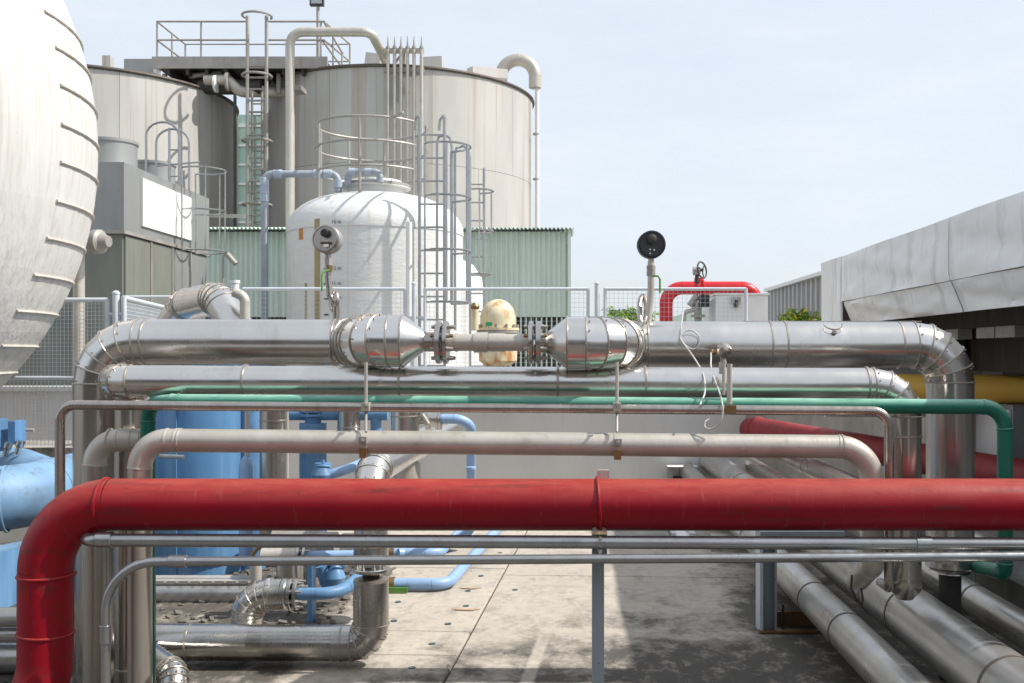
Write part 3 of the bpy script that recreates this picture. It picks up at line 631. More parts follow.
# guard rails on the dome
gr = thing('guard_rail', 'round tubular guard rail on top of the domed tank', 'railing', (DT.x, DT.y, 4.3))
GR = .96
gc = Vector((P(372, 0, 18).x, 18, 0))
for hz, a0, a1 in ((5.62, -2.9, 1.05), (5.22, -2.9, 1.05), (4.80, -2.9, 1.0)):
    part(MB().torus((gc.x, gc.y, hz), (0, 0, 1), GR, .022, 48, 8, a0, a1, ref=(0, -1, 0)), 'rail', m_steel, gr)
    part(MB().torus((gc.x, gc.y, hz), (0, 0, 1), GR, .022, 48, 8, 1.45, 3.4, ref=(0, -1, 0)), 'rail', m_steel, gr)
for a in (-2.5, -1.75, -1.0, -.02, 1.0, 1.5, 2.3, 3.1):
    q = Vector((gc.x, gc.y, 0))+(Vector((0, -1, 0))*math.cos(a)+Vector((1, 0, 0))*math.sin(a))*GR
    part(MB().cyl((q.x, q.y, 4.15), (q.x, q.y, 5.62), .024, n=8), 'stanchion', m_steel, gr)
part(MB().tube([P(390, 117, 17.1), P(398, 116, 17.0), P(403, 112, 16.8)], .022, 8), 'rail_end', m_steel, gr)
# caged ladder at its right
zk = 16.2
xa, xb = P(419.5, 0, zk).x, P(444.5, 0, zk).x
l2 = ladder('caged_ladder', 'caged access ladder on the front of the domed tank', xa, xb, zk, TERR, P(0, 118, zk).z, .365, .026, m_galv,
       hoops=(P(0, 148, zk).z, P(0, 199, zk).z, P(0, 252, zk).z, P(0, 303, zk).z), hr_=.40, side=(.9, -.43, 0), uprights=5, a0=-1.9, a1=1.9, cage=((xa+xb)/2+.22, zk-.1))
for (x, s) in ((xa, 1), (xb, 1)):
    part(MB().tube([(x, zk, P(0, 118, zk).z), (x-.02, zk+.05, P(0, 115, zk).z), (x-.12, zk+.4, P(0, 114.5, zk).z), (x-.2, zk+.9, P(0, 117, zk).z)], .024, 8), 'hand_loop', m_galv, l2)
l3 = ladder('caged_ladder', 'farther caged ladder beside the smaller white tank', P(470, 0, 18.6).x, P(484, 0, 18.6).x, 18.6, TERR, P(0, 168, 18.6).z, .33, .024, m_galv,
       hoops=(P(0, 192, 18.6).z, P(0, 232, 18.6).z, P(0, 275, 18.6).z), hr_=.27, side=(.9, -.4, 0), uprights=5, a0=-2.0, a1=2.0, cage=(P(479, 0, 18.6).x, 18.5))
for px, t in ((437, 135), (455, 146)):
    part(MB().tube([P(px, 330, zk+.5), P(px, t+8, zk+.5), P(px+1.5, t+2, zk+.5), P(px+8, t, zk+.5), P(px+13, t+3, zk+.4), P(px+15, t+12, zk+.3), P(px+15, 300, zk+.3)], .022, 8), 'guard_loop', m_galv, l2)
# plastic pipe over the dome
pv = thing('plastic_pipe', 'blue grey plastic pipe rising left of the domed tank', 'pipe', P(264.5, 330, 17.6))
pipe(pv, [P(264.5, 335, 17.6), P(264.5, 174, 17.6), P(338, 174, 17.6), P(338, 192, 17.6)], .062, m_pvc, .14)
for (a, ax) in ((P(264.5, 190, 17.6), (0, 0, 1)), (P(264.5, 198, 17.6), (0, 0, 1)), (P(278, 174, 17.6), (1, 0, 0)), (P(318, 174, 17.6), (1, 0, 0)), (P(328, 174, 17.6), (1, 0, 0)), (P(264.5, 182, 17.6), (0, 0, 1)), (P(338, 184, 17.6), (0, 0, 1))):
    part(MB().lathe([(-.07, .068), (-.065, .076), (.065, .076), (.07, .068)], a, ax, n=24), 'socket', m_pvcl, pv)
pv2 = thing('plastic_pipe', 'short blue grey plastic pipe on the tank manway lid', 'pipe', P(372, 180, 17.4))
pipe(pv2, [P(348, 184, 17.4), P(348, 172, 17.4), P(380, 172, 17.4), P(380, 182, 17.4)], .06, m_pvc, .1)
for px in (352, 368): part(MB().lathe([(-.05, .068), (.05, .068)], P(px, 172, 17.4), (1, 0, 0), n=24), 'socket', m_pvcl, pv2)

# ---------------------------------------------------------------- cooling tower at the left
CT0 = P(124, 0, 14.0).x
ct = thing('cooling_tower', 'grey sheet metal cooling tower with white panel on its side', 'cooling tower', (CT0-1, 14, TERR))
yb = 17.3; zf = [EYE+v*14/F for v in (192, 124)]      # hood top, hood bottom
part(MB().prism([(CT0, 14, zf[1]), (CT0, 14, zf[0]), (CT0, yb, zf[0]), (CT0, yb, zf[1])], (-2.6, 0, 0)), 'hood', m_box, ct, smooth=False)
part(MB().span((CT0-2.62, 13.97, zf[1]-.05), (CT0+.02, yb+.02, zf[1]-.003)), 'lip', m_steel, ct, smooth=False)
part(MB().span((CT0-2.6, 14.04, TERR), (CT0-.04, yb-.04, zf[1]-.053)), 'casing', m_louv, ct, smooth=False)
for (ya, yb2) in ((14.08, 14.9), (14.95, 15.7), (15.75, 16.45), (16.5, 17.2)):
    part(MB().span((CT0-.037, ya, TERR+.05), (CT0-.012, yb2, zf[1]-.07)), 'side_panel', m_louv if ya < 15.5 else m_box, ct, smooth=False)
for ya in (14.92, 15.72, 16.47): part(MB().span((CT0-.036, ya-.02, TERR), (CT0+.005, ya+.02, zf[1]-.06)), 'mullion', m_steel, ct, smooth=False)
part(MB().span((CT0-.7, 14.0, TERR), (CT0-.66, 14.037, zf[1]-.06)), 'mullion', m_steel, ct); 
wp0 = 14+(142-124)/ (490-0) *14*1.0
# white board on the hood side
def side_y(px): return (CT0)*F/(px-570)
y0, y1 = side_y(141), side_y(190)
part(MB().span((CT0+.004, y0, EYE+ (354-226)*y0/F), (CT0+.03, y1, EYE+(354-178)*y0/F)), 'sign_board', m_white, ct, smooth=False)
for (px, zc_, r) in ((110, 14.9, .37), (153, 16.6, .34)):
    c = P(px, 0, zc_); c.x = min(c.x, CT0-r-.12); c.z = zf[0]
    part(MB().lathe([(.004, r*1.04), (.1, r), (.40, r), (.42, r*1.05), (.46, r*1.05), (.455, r*.93), (.2, r*.9)], c, n=48), 'fan_stack', m_box, ct)
l4 = ladder('caged_ladder', 'light caged ladder at the right end of the cooling tower', P(179, 0, 16.6).x, P(189, 0, 16.6).x, 16.2, TERR, P(0, 128, 16.2).z, .42, .02, m_galv,
       hoops=(P(0, 166, 15.7).z, P(0, 208, 15.7).z, P(0, 249, 15.7).z), hr_=.36, side=(1, 0, 0), uprights=5, a0=-2.2, a1=2.2, cage=(P(200, 0, 16).x, 16.1))
for (p0, p1, t) in ((146, 179, 122), (156, 189, 129)):
    pts = [P(p0, 190, 16.2)]+[P((p0+p1)/2-(p1-p0)/2*math.cos(PI*i/10), t+14-14*math.sin(PI*i/10), 16.2) for i in range(11)]+[P(p1, 190, 16.2)]
    part(MB().tube(pts, .018, 8), 'hand_loop', m_galv, l4)
part(MB().cyl(P(156, 166, 16.2), P(200, 162, 16.2), .014, n=8), 'hand_bar', m_galv, l4)
cp = thing('steel_column', 'pale steel column with a flanged end behind the sphere tank', 'column', P(79, 450, 11))
part(MB().cyl(P(79, 455, 11), P(79, 235, 11), .058, n=20), 'shaft', m_tan, cp)
part(MB().lathe([(0, .09), (.1, .11), (.14, .13), (.2, .13), (.22, .09), (.3, .06)], P(84, 242, 11), (1, -.2, 0), n=24), 'flanged_end', m_steel, cp)
gv = thing('grab_handle', 'bent steel stub with lever by the green shed', 'pipe', P(222, 290, 17))
part(MB().tube([P(223, 300, 17), P(223, 258, 17), P(224, 253, 17), P(229, 255, 17)], .02, 8), 'stub', m_steel, gv)
part(MB().cyl(P(227, 254, 17), P(236, 264, 17), .045, n=10), 'lever', m_steel, gv)

# ---------------------------------------------------------------- white sphere tank, near left
sc_ = Vector((-6.16, 8.2, 3.41)); SR = 2.165; SRZ = 2.69
st = thing('sphere_tank', 'huge white ribbed fibreglass vessel filling the left edge', 'tank', (sc_.x, sc_.y, 0))
def sph(az, z_): 
    k = math.sqrt(max(0, 1-((z_-sc_.z)/SRZ)**2)); return Vector((sc_.x+SR*k*math.cos(az), sc_.y+SR*k*math.sin(az), z_))
bands = [sc_.z+SRZ*math.sin(math.radians(-84+12*i)) for i in range(15)]
NB = 16
for b in range(14):
    lat0 = math.radians(-84+12*b); lat1 = lat0+math.radians(12)
    v = []; f = []; m_ = 64
    for i in range(5):
        la = lat0+(lat1-lat0)*i/4
        for k in range(m_):
            a = 2*PI*k/m_; v.append((sc_.x+SR*math.cos(la)*math.cos(a), sc_.y+SR*math.cos(la)*math.sin(a), sc_.z+SRZ*math.sin(la)))
    for i in range(4):
        for k in range(m_): f.append((i*m_+k, i*m_+(k+1) % m_, (i+1)*m_+(k+1) % m_, (i+1)*m_+k))
    part(MB().add(v, f), 'shell_band', m_frp, st, angle=80)
    if b: pass
rib_px = [(44, 11), (55, 47), (60, 85), (61, 124), (60, 162), (56, 201), (46, 238), (33, 275), (16, 311), (1, 346), (-14, 374)]
kz = SR/SRZ
for (px, py) in rib_px:            # each rib runs from its own left end round the far side
    d = Vector(((px-570)/F, 1, -(py-354)/F*kz)); c_ = Vector((sc_.x, sc_.y, (sc_.z-EYE)*kz)); dn = d.normalized()
    tca = c_.dot(dn); h2 = c_.length_squared-tca*tca; tt = tca-math.sqrt(max(0, SR*SR-h2)); hit = dn*tt-c_
    z_ = sc_.z+hit.z/kz; a0 = math.atan2(hit.y, hit.x); k = math.hypot(hit.x, hit.y)
    part(MB().tube([(sc_.x+(k+.006)*math.cos(a), sc_.y+(k+.006)*math.sin(a), z_) for a in [a0+.75*j/16 for j in range(17)]], .013, 6), 'rib', m_frprib, st)
for (px, py) in ((-40, 276), (-50, 330)):
    pass
part(MB().cyl((sc_.x, sc_.y, 0), (sc_.x, sc_.y, .75), 1.1, n=40), 'pedestal', m_conc, st)

# ---------------------------------------------------------------- background at the right
rb = thing('red_pipe_loop', 'bright red pipe loop with hand wheel valve behind the fence', 'pipe', P(667, 330, 15.2))
pipe(rb, [P(666, 340, 15.2), P(666, 288, 15.2), P(757, 288, 15.2), P(757, 330, 15.3)], .098, m_red2, .24, weld=m_red2)
for px in (697, 703): flange(rb, P(px, 288, 15.2), (1, 0, 0), .125, .03, m_red2, bolts=False)
part(MB().cyl(P(699, 278, 15.2), P(699, 290, 15.2), .07, n=14), 'valve_bonnet', m_red2, rb)
vw = thing('gate_valve', 'small hand wheel valve standing on the red pipe loop', 'valve', P(699, 282, 14.4))
part(MB().cyl(P(697, 284, 14.4), P(697, 272, 14.4), .03, n=10), 'stem', m_dark, vw); part(MB().cyl(P(693, 271, 14.4), P(700, 271, 14.4), .06, n=12), 'gearbox', m_steel, vw)
wc = P(702, 270, 14.3); ax = Vector((.75, -.6, .15)).normalized()
hwl = part(MB().torus(wc, ax, .115, .012, 28, 8), 'hand_wheel', m_dark, vw)
u = ax.orthogonal().normalized(); 
for k in range(3): d = Quaternion(ax, k*2*PI/3) @ u; part(MB().cyl(wc, wc+d*.115, .009, n=6), 'spoke', m_dark, hwl)
part(MB().box(wc, (.04, .04, .04)), 'hub', m_dark, hwl)
cv = thing('control_valve', 'dark control valve assembly behind the fence by the red pipe', 'valve', P(698, 330, 13.8))
part(MB().cyl(P(698, 334, 13.8), P(698, 302, 13.8), .05, n=14), 'body', m_steel, cv); part(MB().box(P(704, 301, 13.7), (.13, .14, .16)), 'actuator', m_black, cv)
part(MB().cyl(P(690, 306, 13.8), P(697, 296, 13.8), .05, n=14), 'positioner', m_steel, cv); flange(cv, P(698, 316, 13.8), (0, 0, 1), .1, .03, m_steel, bolts=False); flange(cv, P(698, 324, 13.8), (0, 0, 1), .1, .03, m_steel, bolts=False)
pipe(cv, [P(684, 334, 13.8), P(684, 312, 13.8), P(698, 309, 13.8)], .03, m_tan, .06)
wb = thing('white_cabinet', 'plain white cabinet at the right end of the fence', 'cabinet', P(742, 330, 13.6))
q0 = P(716, 350, 13.6); q1 = P(768, 295, 13.6)
part(MB().span((q0.x, 13.6, TERR-.1), (q1.x, 14.6, q1.z)), 'body', m_white, wb, smooth=False)
part(MB().span((q0.x-.02, 13.58, q1.z+.002), (q1.x+.02, 14.62, q1.z+.025)), 'lid', m_white, wb, smooth=False)
part(MB().box(P(736, 300, 13.56), (.12, .05, .08)), 'latch', m_steel, wb); part(MB().box(P(736, 304, 13.56), (.04, .05, .10)), 'latch_tongue', m_dark, wb)
part(MB().prism([P(709, 302, 13.8), P(715.5, 297, 13.8), P(715.5, 335, 13.8), P(712, 335, 13.8)], (0, .6, 0)), 'chute', m_white, wb, smooth=False)
fsd = thing('far_shed', 'low pale green roof far behind the fence', 'shed', P(690, 330, 45))
a = P(672, 322, 45); b = P(722, 322, 45); rz = P(0, 300, 45).z
part(MB().prism([(a.x-.6, 45, a.z), (b.x, 45, a.z), (b.x, 45, rz)], (0, 6, 0)), 'roof', m_greens, fsd, smooth=False)
part(MB().span((a.x, 45.2, 1), (b.x-.1, 50, a.z-.01)), 'wall', m_white, fsd, smooth=False)
# grey corrugated building beyond the sheeted one
gbz = thing('corrugated_building', 'grey corrugated wall beyond the sheeted roof edge', 'building', (5, 22, 0))
X3 = 4.05
ya, yb_ = X3*F/(770-570), X3*F/(832-570)
pw = .34; n = int((ya-yb_)/pw*6); k_ = n+1
poly = [(X3+(-.05 if i % 6 in (2, 3, 4) else .03), yb_+(ya-yb_)*(i-(.3 if i % 6 in (2, 5) else 0))/n) for i in range(k_)]
def topz(y): t = (y-yb_)/(ya-yb_); return EYE+ (354-274)*yb_/F*(1-t) + (354-292)*ya/F*t
v = [];
for x_, y_ in poly: v += [(x_, y_, 0), (x_, y_, topz(y_)), (x_+.9, y_, 0), (x_+.9, y_, topz(y_)+.0)]
f = []
for i in range(n): q = i*4; f += [(q, q+4, q+5, q+1), (q+1, q+5, q+7, q+3), (q+2, q+3, q+7, q+6)]
f += [(0, 1, 3, 2), (n*4, n*4+2, n*4+3, n*4+1)]
part(MB().add(v, f), 'wall', m_greys, gbz, angle=20)
part(MB().bar((X3-.06, yb_, topz(yb_)+.03), (X3-.06, ya, topz(ya)+.03), .14, .06), 'verge_strip', m_white, gbz)
# shrubs
def shrub(name, label, c, rx, rz_, n, fl=0, leaf=.05):
    t = thing(name, label, 'shrub', c)
    st_ = MB()
    for k in range(9):
        a = random.uniform(0, 2*PI); r = random.uniform(.2, .8)*rx; e = c+Vector((r*math.cos(a), r*math.sin(a)*.7, rz_*random.uniform(1.0, 1.9)))
        st_.cyl(c+Vector((0, 0, 0)), e, .014, .004, n=6)
    part(st_, 'stem', m_bark, t, stuff=True); lf = MB(); fw = MB()
    for k in range(n):
        a = random.uniform(0, 2*PI); e = random.uniform(-.6, 1) ; rr = random.random()**.35
        h = math.sqrt(1-e*e)*rx*rr*(.8+.35*math.sin(a*3+e*4)); p = c+Vector((h*math.cos(a), h*math.sin(a)*.7, rz_*(1.05+e*rr*(.9+.25*math.sin(a*2+1)))))
        q = Quaternion(Vector((random.gauss(0, 1), random.gauss(0, 1), random.gauss(0, 1))).normalized(), random.uniform(0, 3)); s = leaf*random.uniform(.6, 1.2)
        vs = [p+q @ Vector(x_)*s for x_ in ((-1, 0, 0), (0, .45, .1), (1, 0, 0), (0, -.45, .1))]
        (fw if random.random() < fl else lf).add(vs, [(0, 1, 2, 3)])
    part(lf, 'foliage', m_leaf, t, stuff=True)
    if fl: part(fw, 'flowers', m_flower, t, stuff=True)
shrub('shrub', 'green shrub with yellow flowers in front of the grey corrugated wall', P(800, 352, 16), .50, .33, 1700, .2, .05)
shrub('bush', 'small dark bush seen through the fence beside the black gauge', P(626, 336, 24), .8, .34, 900, 0, .07)
# ================================================================ SHEETED BUILDING, right
BX = 2.6; ZE = 10.57
zt = BX*.3595+EYE; zf_ = BX*.194+EYE; zbm = 2.7*.107+EYE
sb = thing('sheeted_building', 'dark timber building with grimy white sheeting along its roof edge', 'building', (4, 6, 0))
def sheet(name, rows, y0, y1, ny, m, th_=.02, wr=.02, parent=sb):
    """rows: cross-section points (x,z); wrinkled along y"""
    v = []; f = []; random.seed(3); k = len(rows)
    def off(i, y): return min(1, 6*min(y-y0, y1-y)/1.2+.02)*wr*(math.sin(y*2.1+i*.9)*.5+math.sin(y*5.3+i*1.7+1)*.3+math.sin(y*9.7-i*2.3)*.25) if 0 < i < k-1 else wr*.4*math.sin(y*3.1+i)
    for j in range(ny+1):
        y = y0+(y1-y0)*j/ny
        for i, (x_, z_) in enumerate(rows): v.append((x_-off(i, y), y, z_)); 
        for i, (x_, z_) in enumerate(rows): v.append((x_+th_-off(i, y), y, z_))
    s = 2*k
    for j in range(ny):
        for i in range(k-1):
            a = j*s+i; f.append((a, a+1, a+s+1, a+s)); a += k; f.append((a, a+s, a+s+1, a+1))
        for i in (0, k-1): a = j*s+i; f.append((a, a+s, a+s+k, a+k))
    for j in (0, ny):
        for i in range(k-1): a = j*s+i; f.append((a, a+1, a+1+k, a+k))
    part(MB().add(v, f), name, m, parent, angle=50)
def lerp_rows(a, b, n): return [(a[0]+(b[0]-a[0])*i/n, a[1]+(b[1]-a[1])*i/n) for i in range(n+1)]
YN = 4.26          # the canopy stops here, level with the pipe rack
edges = [ZE-.745, 7.02, YN]
sheet('upper_sheet', lerp_rows((BX, zt), (BX, zf_), 8), edges[1]+.015, ZE-.76, 90, m_tarp)
for a, b in zip(edges[1:], edges[2:]): sheet('upper_sheet', lerp_rows((BX, zt), (BX, zf_), 8), b+.015, a, 70, m_tarp)
for a, b in zip(edges, edges[1:]): sheet('lower_sheet', lerp_rows((BX+.012, zf_-.004), (BX+.1, zbm), 6), b+.01, a-.02, 60, m_tarp)
sheet('end_sheet', lerp_rows((BX-.004, zt+.002), (BX-.004, 1.2), 10), ZE-.745, ZE, 16, m_tarp)
part(MB().span((BX+.03, ZE-.04, 1.0), (9, ZE+.02, zt-.02)), 'gable_wall', m_tarp, sb, smooth=False)
part(MB().span((BX+.03, YN, zt-.06), (9, ZE-.05, zt-.003)), 'roof_deck', m_greys, sb, smooth=False)
WX = 4.1
part(MB().span((WX, -6, -.1), (WX+.25, ZE-.05, zt-.07)), 'back_wall', m_grime, sb, smooth=False)
part(MB().span((3.2, YN, 1.86), (3.36, ZE-.06, 2.02)), 'eaves_beam', m_wood, sb, smooth=False)
# posts, beams, blocks under the sheeting
def atX(px, py, X): z = X*F/(px-570); return P(px, py, z)
yv = 3.42*F/(945-570)
for yy in (yv, yv-3.1, yv+1.35): part(MB().span((3.34, yy-.10, -.05), (3.56, yy+.10, 1.86)), 'post', m_wood, sb, smooth=False)
part(MB().span((3.62, YN, 1.50), (3.78, ZE-.1, 1.78)), 'wall_beam', m_wood, sb, smooth=False)
part(MB().span((3.4, YN, 1.79), (3.9, ZE-.1, 1.86)), 'wall_plate', m_wood, sb, smooth=False)
for px in (930, 955, 1010, 990):
    yy = 3.3*F/(px-570); part(MB().box((3.32, yy, 1.76+.08), (.12, .34, .13)), 'packing_block', m_blk, sb, smooth=False)
for i in range(14):
    yy = 3.2+i*.52; part(MB().span((3.99, yy, .1+random.uniform(0, .1)), (4.06+.01*(i % 2), yy+.49, 1.5)), 'wall_board', m_grime if i % 3 else m_greys, sb, smooth=False)
# pale doors / cupboards glimpsed beyond the pipes
cb = thing('grey_cupboard', 'pale grey cupboard in the shade under the timber building', 'cupboard', (3.75, 8.6, 0))
part(MB().span((3.70, 8.55, .02), (3.97, 9.3, 1.22)), 'body', m_box, cb, smooth=False); part(MB().span((3.675, 8.58, .08), (3.697, 9.27, 1.18)), 'door', m_white, cb, smooth=False)
part(MB().box((3.66, 8.7, .7), (.02, .03, .12)), 'handle', m_blue, cb)
kb = thing('kerb', 'dark concrete plinth beside the right floor pipes', 'kerb', (3.1, 6, 0))
for i in range(8): part(MB().span((2.75, 1.2+i*1.15, -.02), (3.9, 2.34+i*1.15, .24)), 'kerb_block', m_grime, kb, smooth=False)

# ================================================================ MAIN PIPE RACK
# red pipe
RZ = 4.2; rr = .106
red = thing('red_pipe', 'thick faded red pipe crossing the foreground', 'pipe', P(46, 683, RZ))
pts = [P(10, 790, 4.1), P(45.5, 668, RZ), P(46, 504.5, RZ), P(1150, 504.5, RZ)]
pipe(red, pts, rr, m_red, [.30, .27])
for c, ax in ((P(105, 504.5, RZ), (1, 0, 0)), (P(46, 575, RZ), (0, 0, 1)), (P(45.5, 633, RZ), (.05, 0, 1)), (P(47, 575, RZ), (0, 0, 1))):
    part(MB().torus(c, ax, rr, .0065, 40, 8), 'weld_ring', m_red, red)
# support post with bracket and clamp ring
sp = thing('support_post', 'grey square steel post carrying the red pipe', 'post', P(597, 683, 4.3))
pc = P(598, 0, 4.27)
part(MB().span((pc.x-.025, 4.25, -.02), (pc.x+.025, 4.30, P(0, 534, 4.27).z)), 'post_shaft', m_galvp, sp)
part(MB().span((pc.x-.09, 4.17, -.015), (pc.x+.09, 4.38, .004)), 'base_plate', m_galvp, sp)
part(MB().bar(P(601, 531, 4.2), P(601, 559, 4.2), .006, .05, up=Vector((1, 0, 0))), 'bracket_plate', m_galvp, sp)
part(MB().span((P(592, 0, 4.2).x, 4.10, P(0, 562, 4.1).z), (P(604, 0, 4.2).x, 4.24, P(0, 559, 4.1).z)), 'bracket_shelf', m_tan, sp)
part(MB().span((P(593, 0, 4.2).x, 4.10, P(0, 534.5, 4.1).z), (P(606, 0, 4.2).x, 4.26, P(0, 531.6, 4.1).z)), 'bracket_shelf', m_cream, sp)
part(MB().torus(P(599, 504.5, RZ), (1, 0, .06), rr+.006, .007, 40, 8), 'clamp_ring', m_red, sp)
for dx in (-4, 4): inst(bolt_me, 'bolt', sp, P(599+dx, 531, 4.14))
for y_ in (538, 551): inst(bolt_me, 'bolt', sp, P(600, y_, 4.12), zq((0, -1, 0)))
part(MB().box(P(603, 474, 4.3), (.05, .03, .035)), 'clamp_tab', m_tan, sp)
# conduits under the red pipe
c1 = thing('conduit_pipe', 'upper galvanised conduit running just under the red pipe', 'conduit', P(300, 541, 4.12))
q_ = P(84, 540, 4.12); pipe(c1, [Vector((-2.05, 4.72, q_.z)), q_, P(1150, 544.5, 4.12)], .0265, m_galv, .06)
for px in (105, 923): part(MB().lathe([(-.032, .028), (-.03, .0315), (.03, .0315), (.032, .028)], P(px, 539+px*.0052, 4.12), (1, 0, -.005), n=24), 'coupling', m_galv, c1)
c2 = thing('conduit_pipe', 'lower thinner galvanised conduit bending down at its left end', 'conduit', P(106, 683, 4.06))
pipe(c2, [P(105.5, 740, 4.06), P(105.5, 562, 4.06), P(1150, 555.5, 4.06)], .019, m_galv, .20)
part(MB().lathe([(-.035, .021), (-.033, .025), (.033, .025), (.035, .021)], P(178, 561.3, 4.06), (1, 0, .0), n=24), 'coupling', m_galv, c2)
part(MB().lathe([(-.036, .021), (-.034, .025), (.034, .025), (.036, .021)], P(105.5, 634, 4.06), (0, 0, 1), n=24), 'coupling', m_galv, c2)

# main insulated pipe, upper
Z1 = 5.2; r1 = .117; ZB = 4.62
mp_ = thing('insulated_pipe', 'largest bright clad pipe with two fat reducers, topmost of the rack', 'pipe', P(98, 683, Z1))
L0 = P(98, 342, Z1); R0 = P(950, 345, Z1)
# the bright run jogs towards the viewer on mitred bends at both reducers
A0 = P(359, 342.5, Z1); B0 = P(363, 341, ZB); C0 = P(403, 341, ZB); A1 = P(619, 344.5, Z1); B1 = P(617, 343.5, ZB); C1 = P(567, 343, ZB)
pipe(mp_, [P(98, 800, Z1), L0, A0, B0, C0], r1, m_clad, [.21, .15, .15], 'gore', [5, 3, 4], 40, seams=[(P(148, 342, Z1), (1, 0, 0))], mv=m_cladv)
pipe(mp_, [C1, B1, A1, R0, P(950, 560, Z1)], r1, m_clad, [.15, .15, .19], 'gore', [4, 3, 5], 40, seams=[(P(769, 344.5, Z1), (1, 0, 0)), (P(784, 344.5, Z1), (1, 0, 0)), (P(898, 345, Z1), (1, 0, 0)), (P(950, 405, Z1), (0, 0, 1))], mv=m_cladv)
part(MB().lathe([(0, r1), (.03, r1*1.02), (.05, r1*.8), (.06, .1)], P(950, 560, Z1), (0, 0, -1), n=40), 'end_collar', m_cladv, mp_); part(MB().cyl(P(950, 561, Z1), Vector((P(950, 0, Z1).x, Z1, 0)), .055, n=20), 'drop_spool', m_dark, mp_)
for c, s, q in ((C0, 1, 425), (C1, -1, 546)):
    ln = abs(P(q, 343, ZB).x-c.x); part(MB().lathe([(0, r1+.002), (ln, .046)], c, (s, 0, 0), 48, (False, False)), 'reducer_cone', m_clad, mp_)
    part(MB().torus(c, (s, 0, 0), r1+.001, .005, 48, 6), 'seam_bead', m_bead, mp_)
part(MB().cyl(P(423, 342, ZB), P(437, 342, ZB), .044, n=32), 'spool', m_chrome, mp_)
for px, t_ in ((439, .024), (446, .020), (531, .020), (538.5, .024)): flange(mp_, P(px, 342.5, ZB), (1, 0, 0), .096, t_, m_clad2, 8, .076, 'flange')
part(MB().cyl(P(448, 342.5, ZB), P(529, 342.5, ZB), .039, n=32), 'spool', m_tan, mp_)
for a, b, r in ((474, 488, .046), (489, 505, .042), (455, 458, .0415), (518, 522, .0415)): part(MB().cyl(P(a, 342.5, ZB), P(b, 342.5, ZB), r, n=32), 'coupling', m_tan, mp_)
part(MB().cyl(P(540, 342.5, ZB), P(548, 342.5, ZB), .044, n=32), 'spool', m_chrome, mp_)
for sx in (440, 532):
    for a in range(8):
        t = 2*PI*(a+.5)/8; o = Vector((0, math.cos(t)*.076, math.sin(t)*.076))
        part(MB().cyl(P(sx, 342.5, ZB)+o-Vector((.035, 0, 0)), P(sx, 342.5, ZB)+o+Vector((.065, 0, 0)), .0085, n=8), 'stud', m_brass if a % 3 == 0 else m_steel, mp_)
# lap joint strip along the top, drain patches
part(MB().box(P(832, 321.6, Z1), (.9, .03, .006)), 'lap_strip', m_clad, mp_)
part(MB().torus(P(833, 324, Z1-.085), (0, -.62, .78), .045, .004, 20, 6, PI, 2*PI, ref=(1, 0, 0)), 'patch_rim', m_bead, mp_); part(MB().lathe([(0, .012), (.012, .012), (.016, .006)], P(834, 333, Z1-.105), (0, -.75, .66), n=12), 'plug', m_bead, mp_)
# second insulated pipe
Z2 = 4.705; r2 = .073
p2_ = thing('insulated_pipe', 'slimmer dull clad pipe directly below the largest one', 'pipe', P(125, 683, Z2))
y2 = lambda px: 380.5+ (px-100)*.0035
e2 = P(109, 381, Z2); f2_ = e2+Vector((0, .23, 0))
pipe(p2_, [Vector((f2_.x, f2_.y, -.02)), f2_, e2, P(905, 384, Z2), P(905, 577, Z2)], r2, m_clad, [.10, .10, .15], 'gore', [3, 3, 4], 36,
     seams=[(P(px, y2(px), Z2), (1, 0, 0)) for px in (246, 401, 558, 645, 866)]+[(P(905, 436, Z2), (0, 0, 1)), (Vector((f2_.x, f2_.y, .85)), (0, 0, 1)), (Vector((f2_.x, f2_.y, .14)), (0, 0, 1))], mv=m_cladv)
part(MB().lathe([(0, r2), (.03, r2*1.05), (.06, r2*.95), (.10, r2*.5)], P(905, 577, Z2), (0, 0, -1), n=36), 'end_collar', m_cladv, p2_)
# green pipe
Z3 = 4.578
gn = thing('green_pipe', 'green painted pipe crossing the rack and bending down right', 'pipe', P(148, 683, Z3))
pipe(gn, [P(148, 800, Z3+.14), P(148, 403, Z3+.14), P(175, 401.5, Z3), P(1005, 407, Z3), P(1005, 573, Z3), P(962, 563, Z3+.9)], .0335, m_green, [.09, .05, .10, .05], weld=m_green)
# thin polished pipe
Z4 = 4.50
th_ = thing('steel_tube', 'thin polished tube in front of the green pipe', 'pipe', P(60, 500, Z4))
pipe(th_, [P(60, 600, Z4), P(60, 405, Z4), P(889, 411, Z4), P(889, 588, Z4), P(880, 582, 5.1)], .0213, m_chrome, [.065, .075, .045])
# tan pipe
Z5 = 4.47; r5 = .051
tn = thing('stainless_pipe', 'matt stainless pipe above the red pipe with bends at both ends', 'pipe', P(140, 683, Z5))
pipe(tn, [P(140, 800, Z5), P(140, 440, Z5), P(872, 447, Z5), P(872, 565, Z5), P(858, 580, Z5+.3)], r5, m_tan, [.12, .15, .055], weld=m_tan, mv=m_tanv)
for px in (177, 180.5, 842): bead(tn, P(px, 440+px*.0095-1.3, Z5), (1, 0, 0), r5, m_tan, .004, 'weld_seam', .003)
tn2 = thing('stainless_pipe', 'short matt stainless elbow ending behind the left bend', 'pipe', P(95, 683, 5.25))
pipe(tn2, [P(95, 800, 4.78), P(95, 440, 4.78), P(142, 440, 4.78)], .053, m_tan, .115, weld=m_tan, mv=m_tanv)
for px in (110, 133): bead(tn2, P(px, 440, 4.78), (1, 0, 0), .053, m_tan, .004, 'weld_seam', .003)

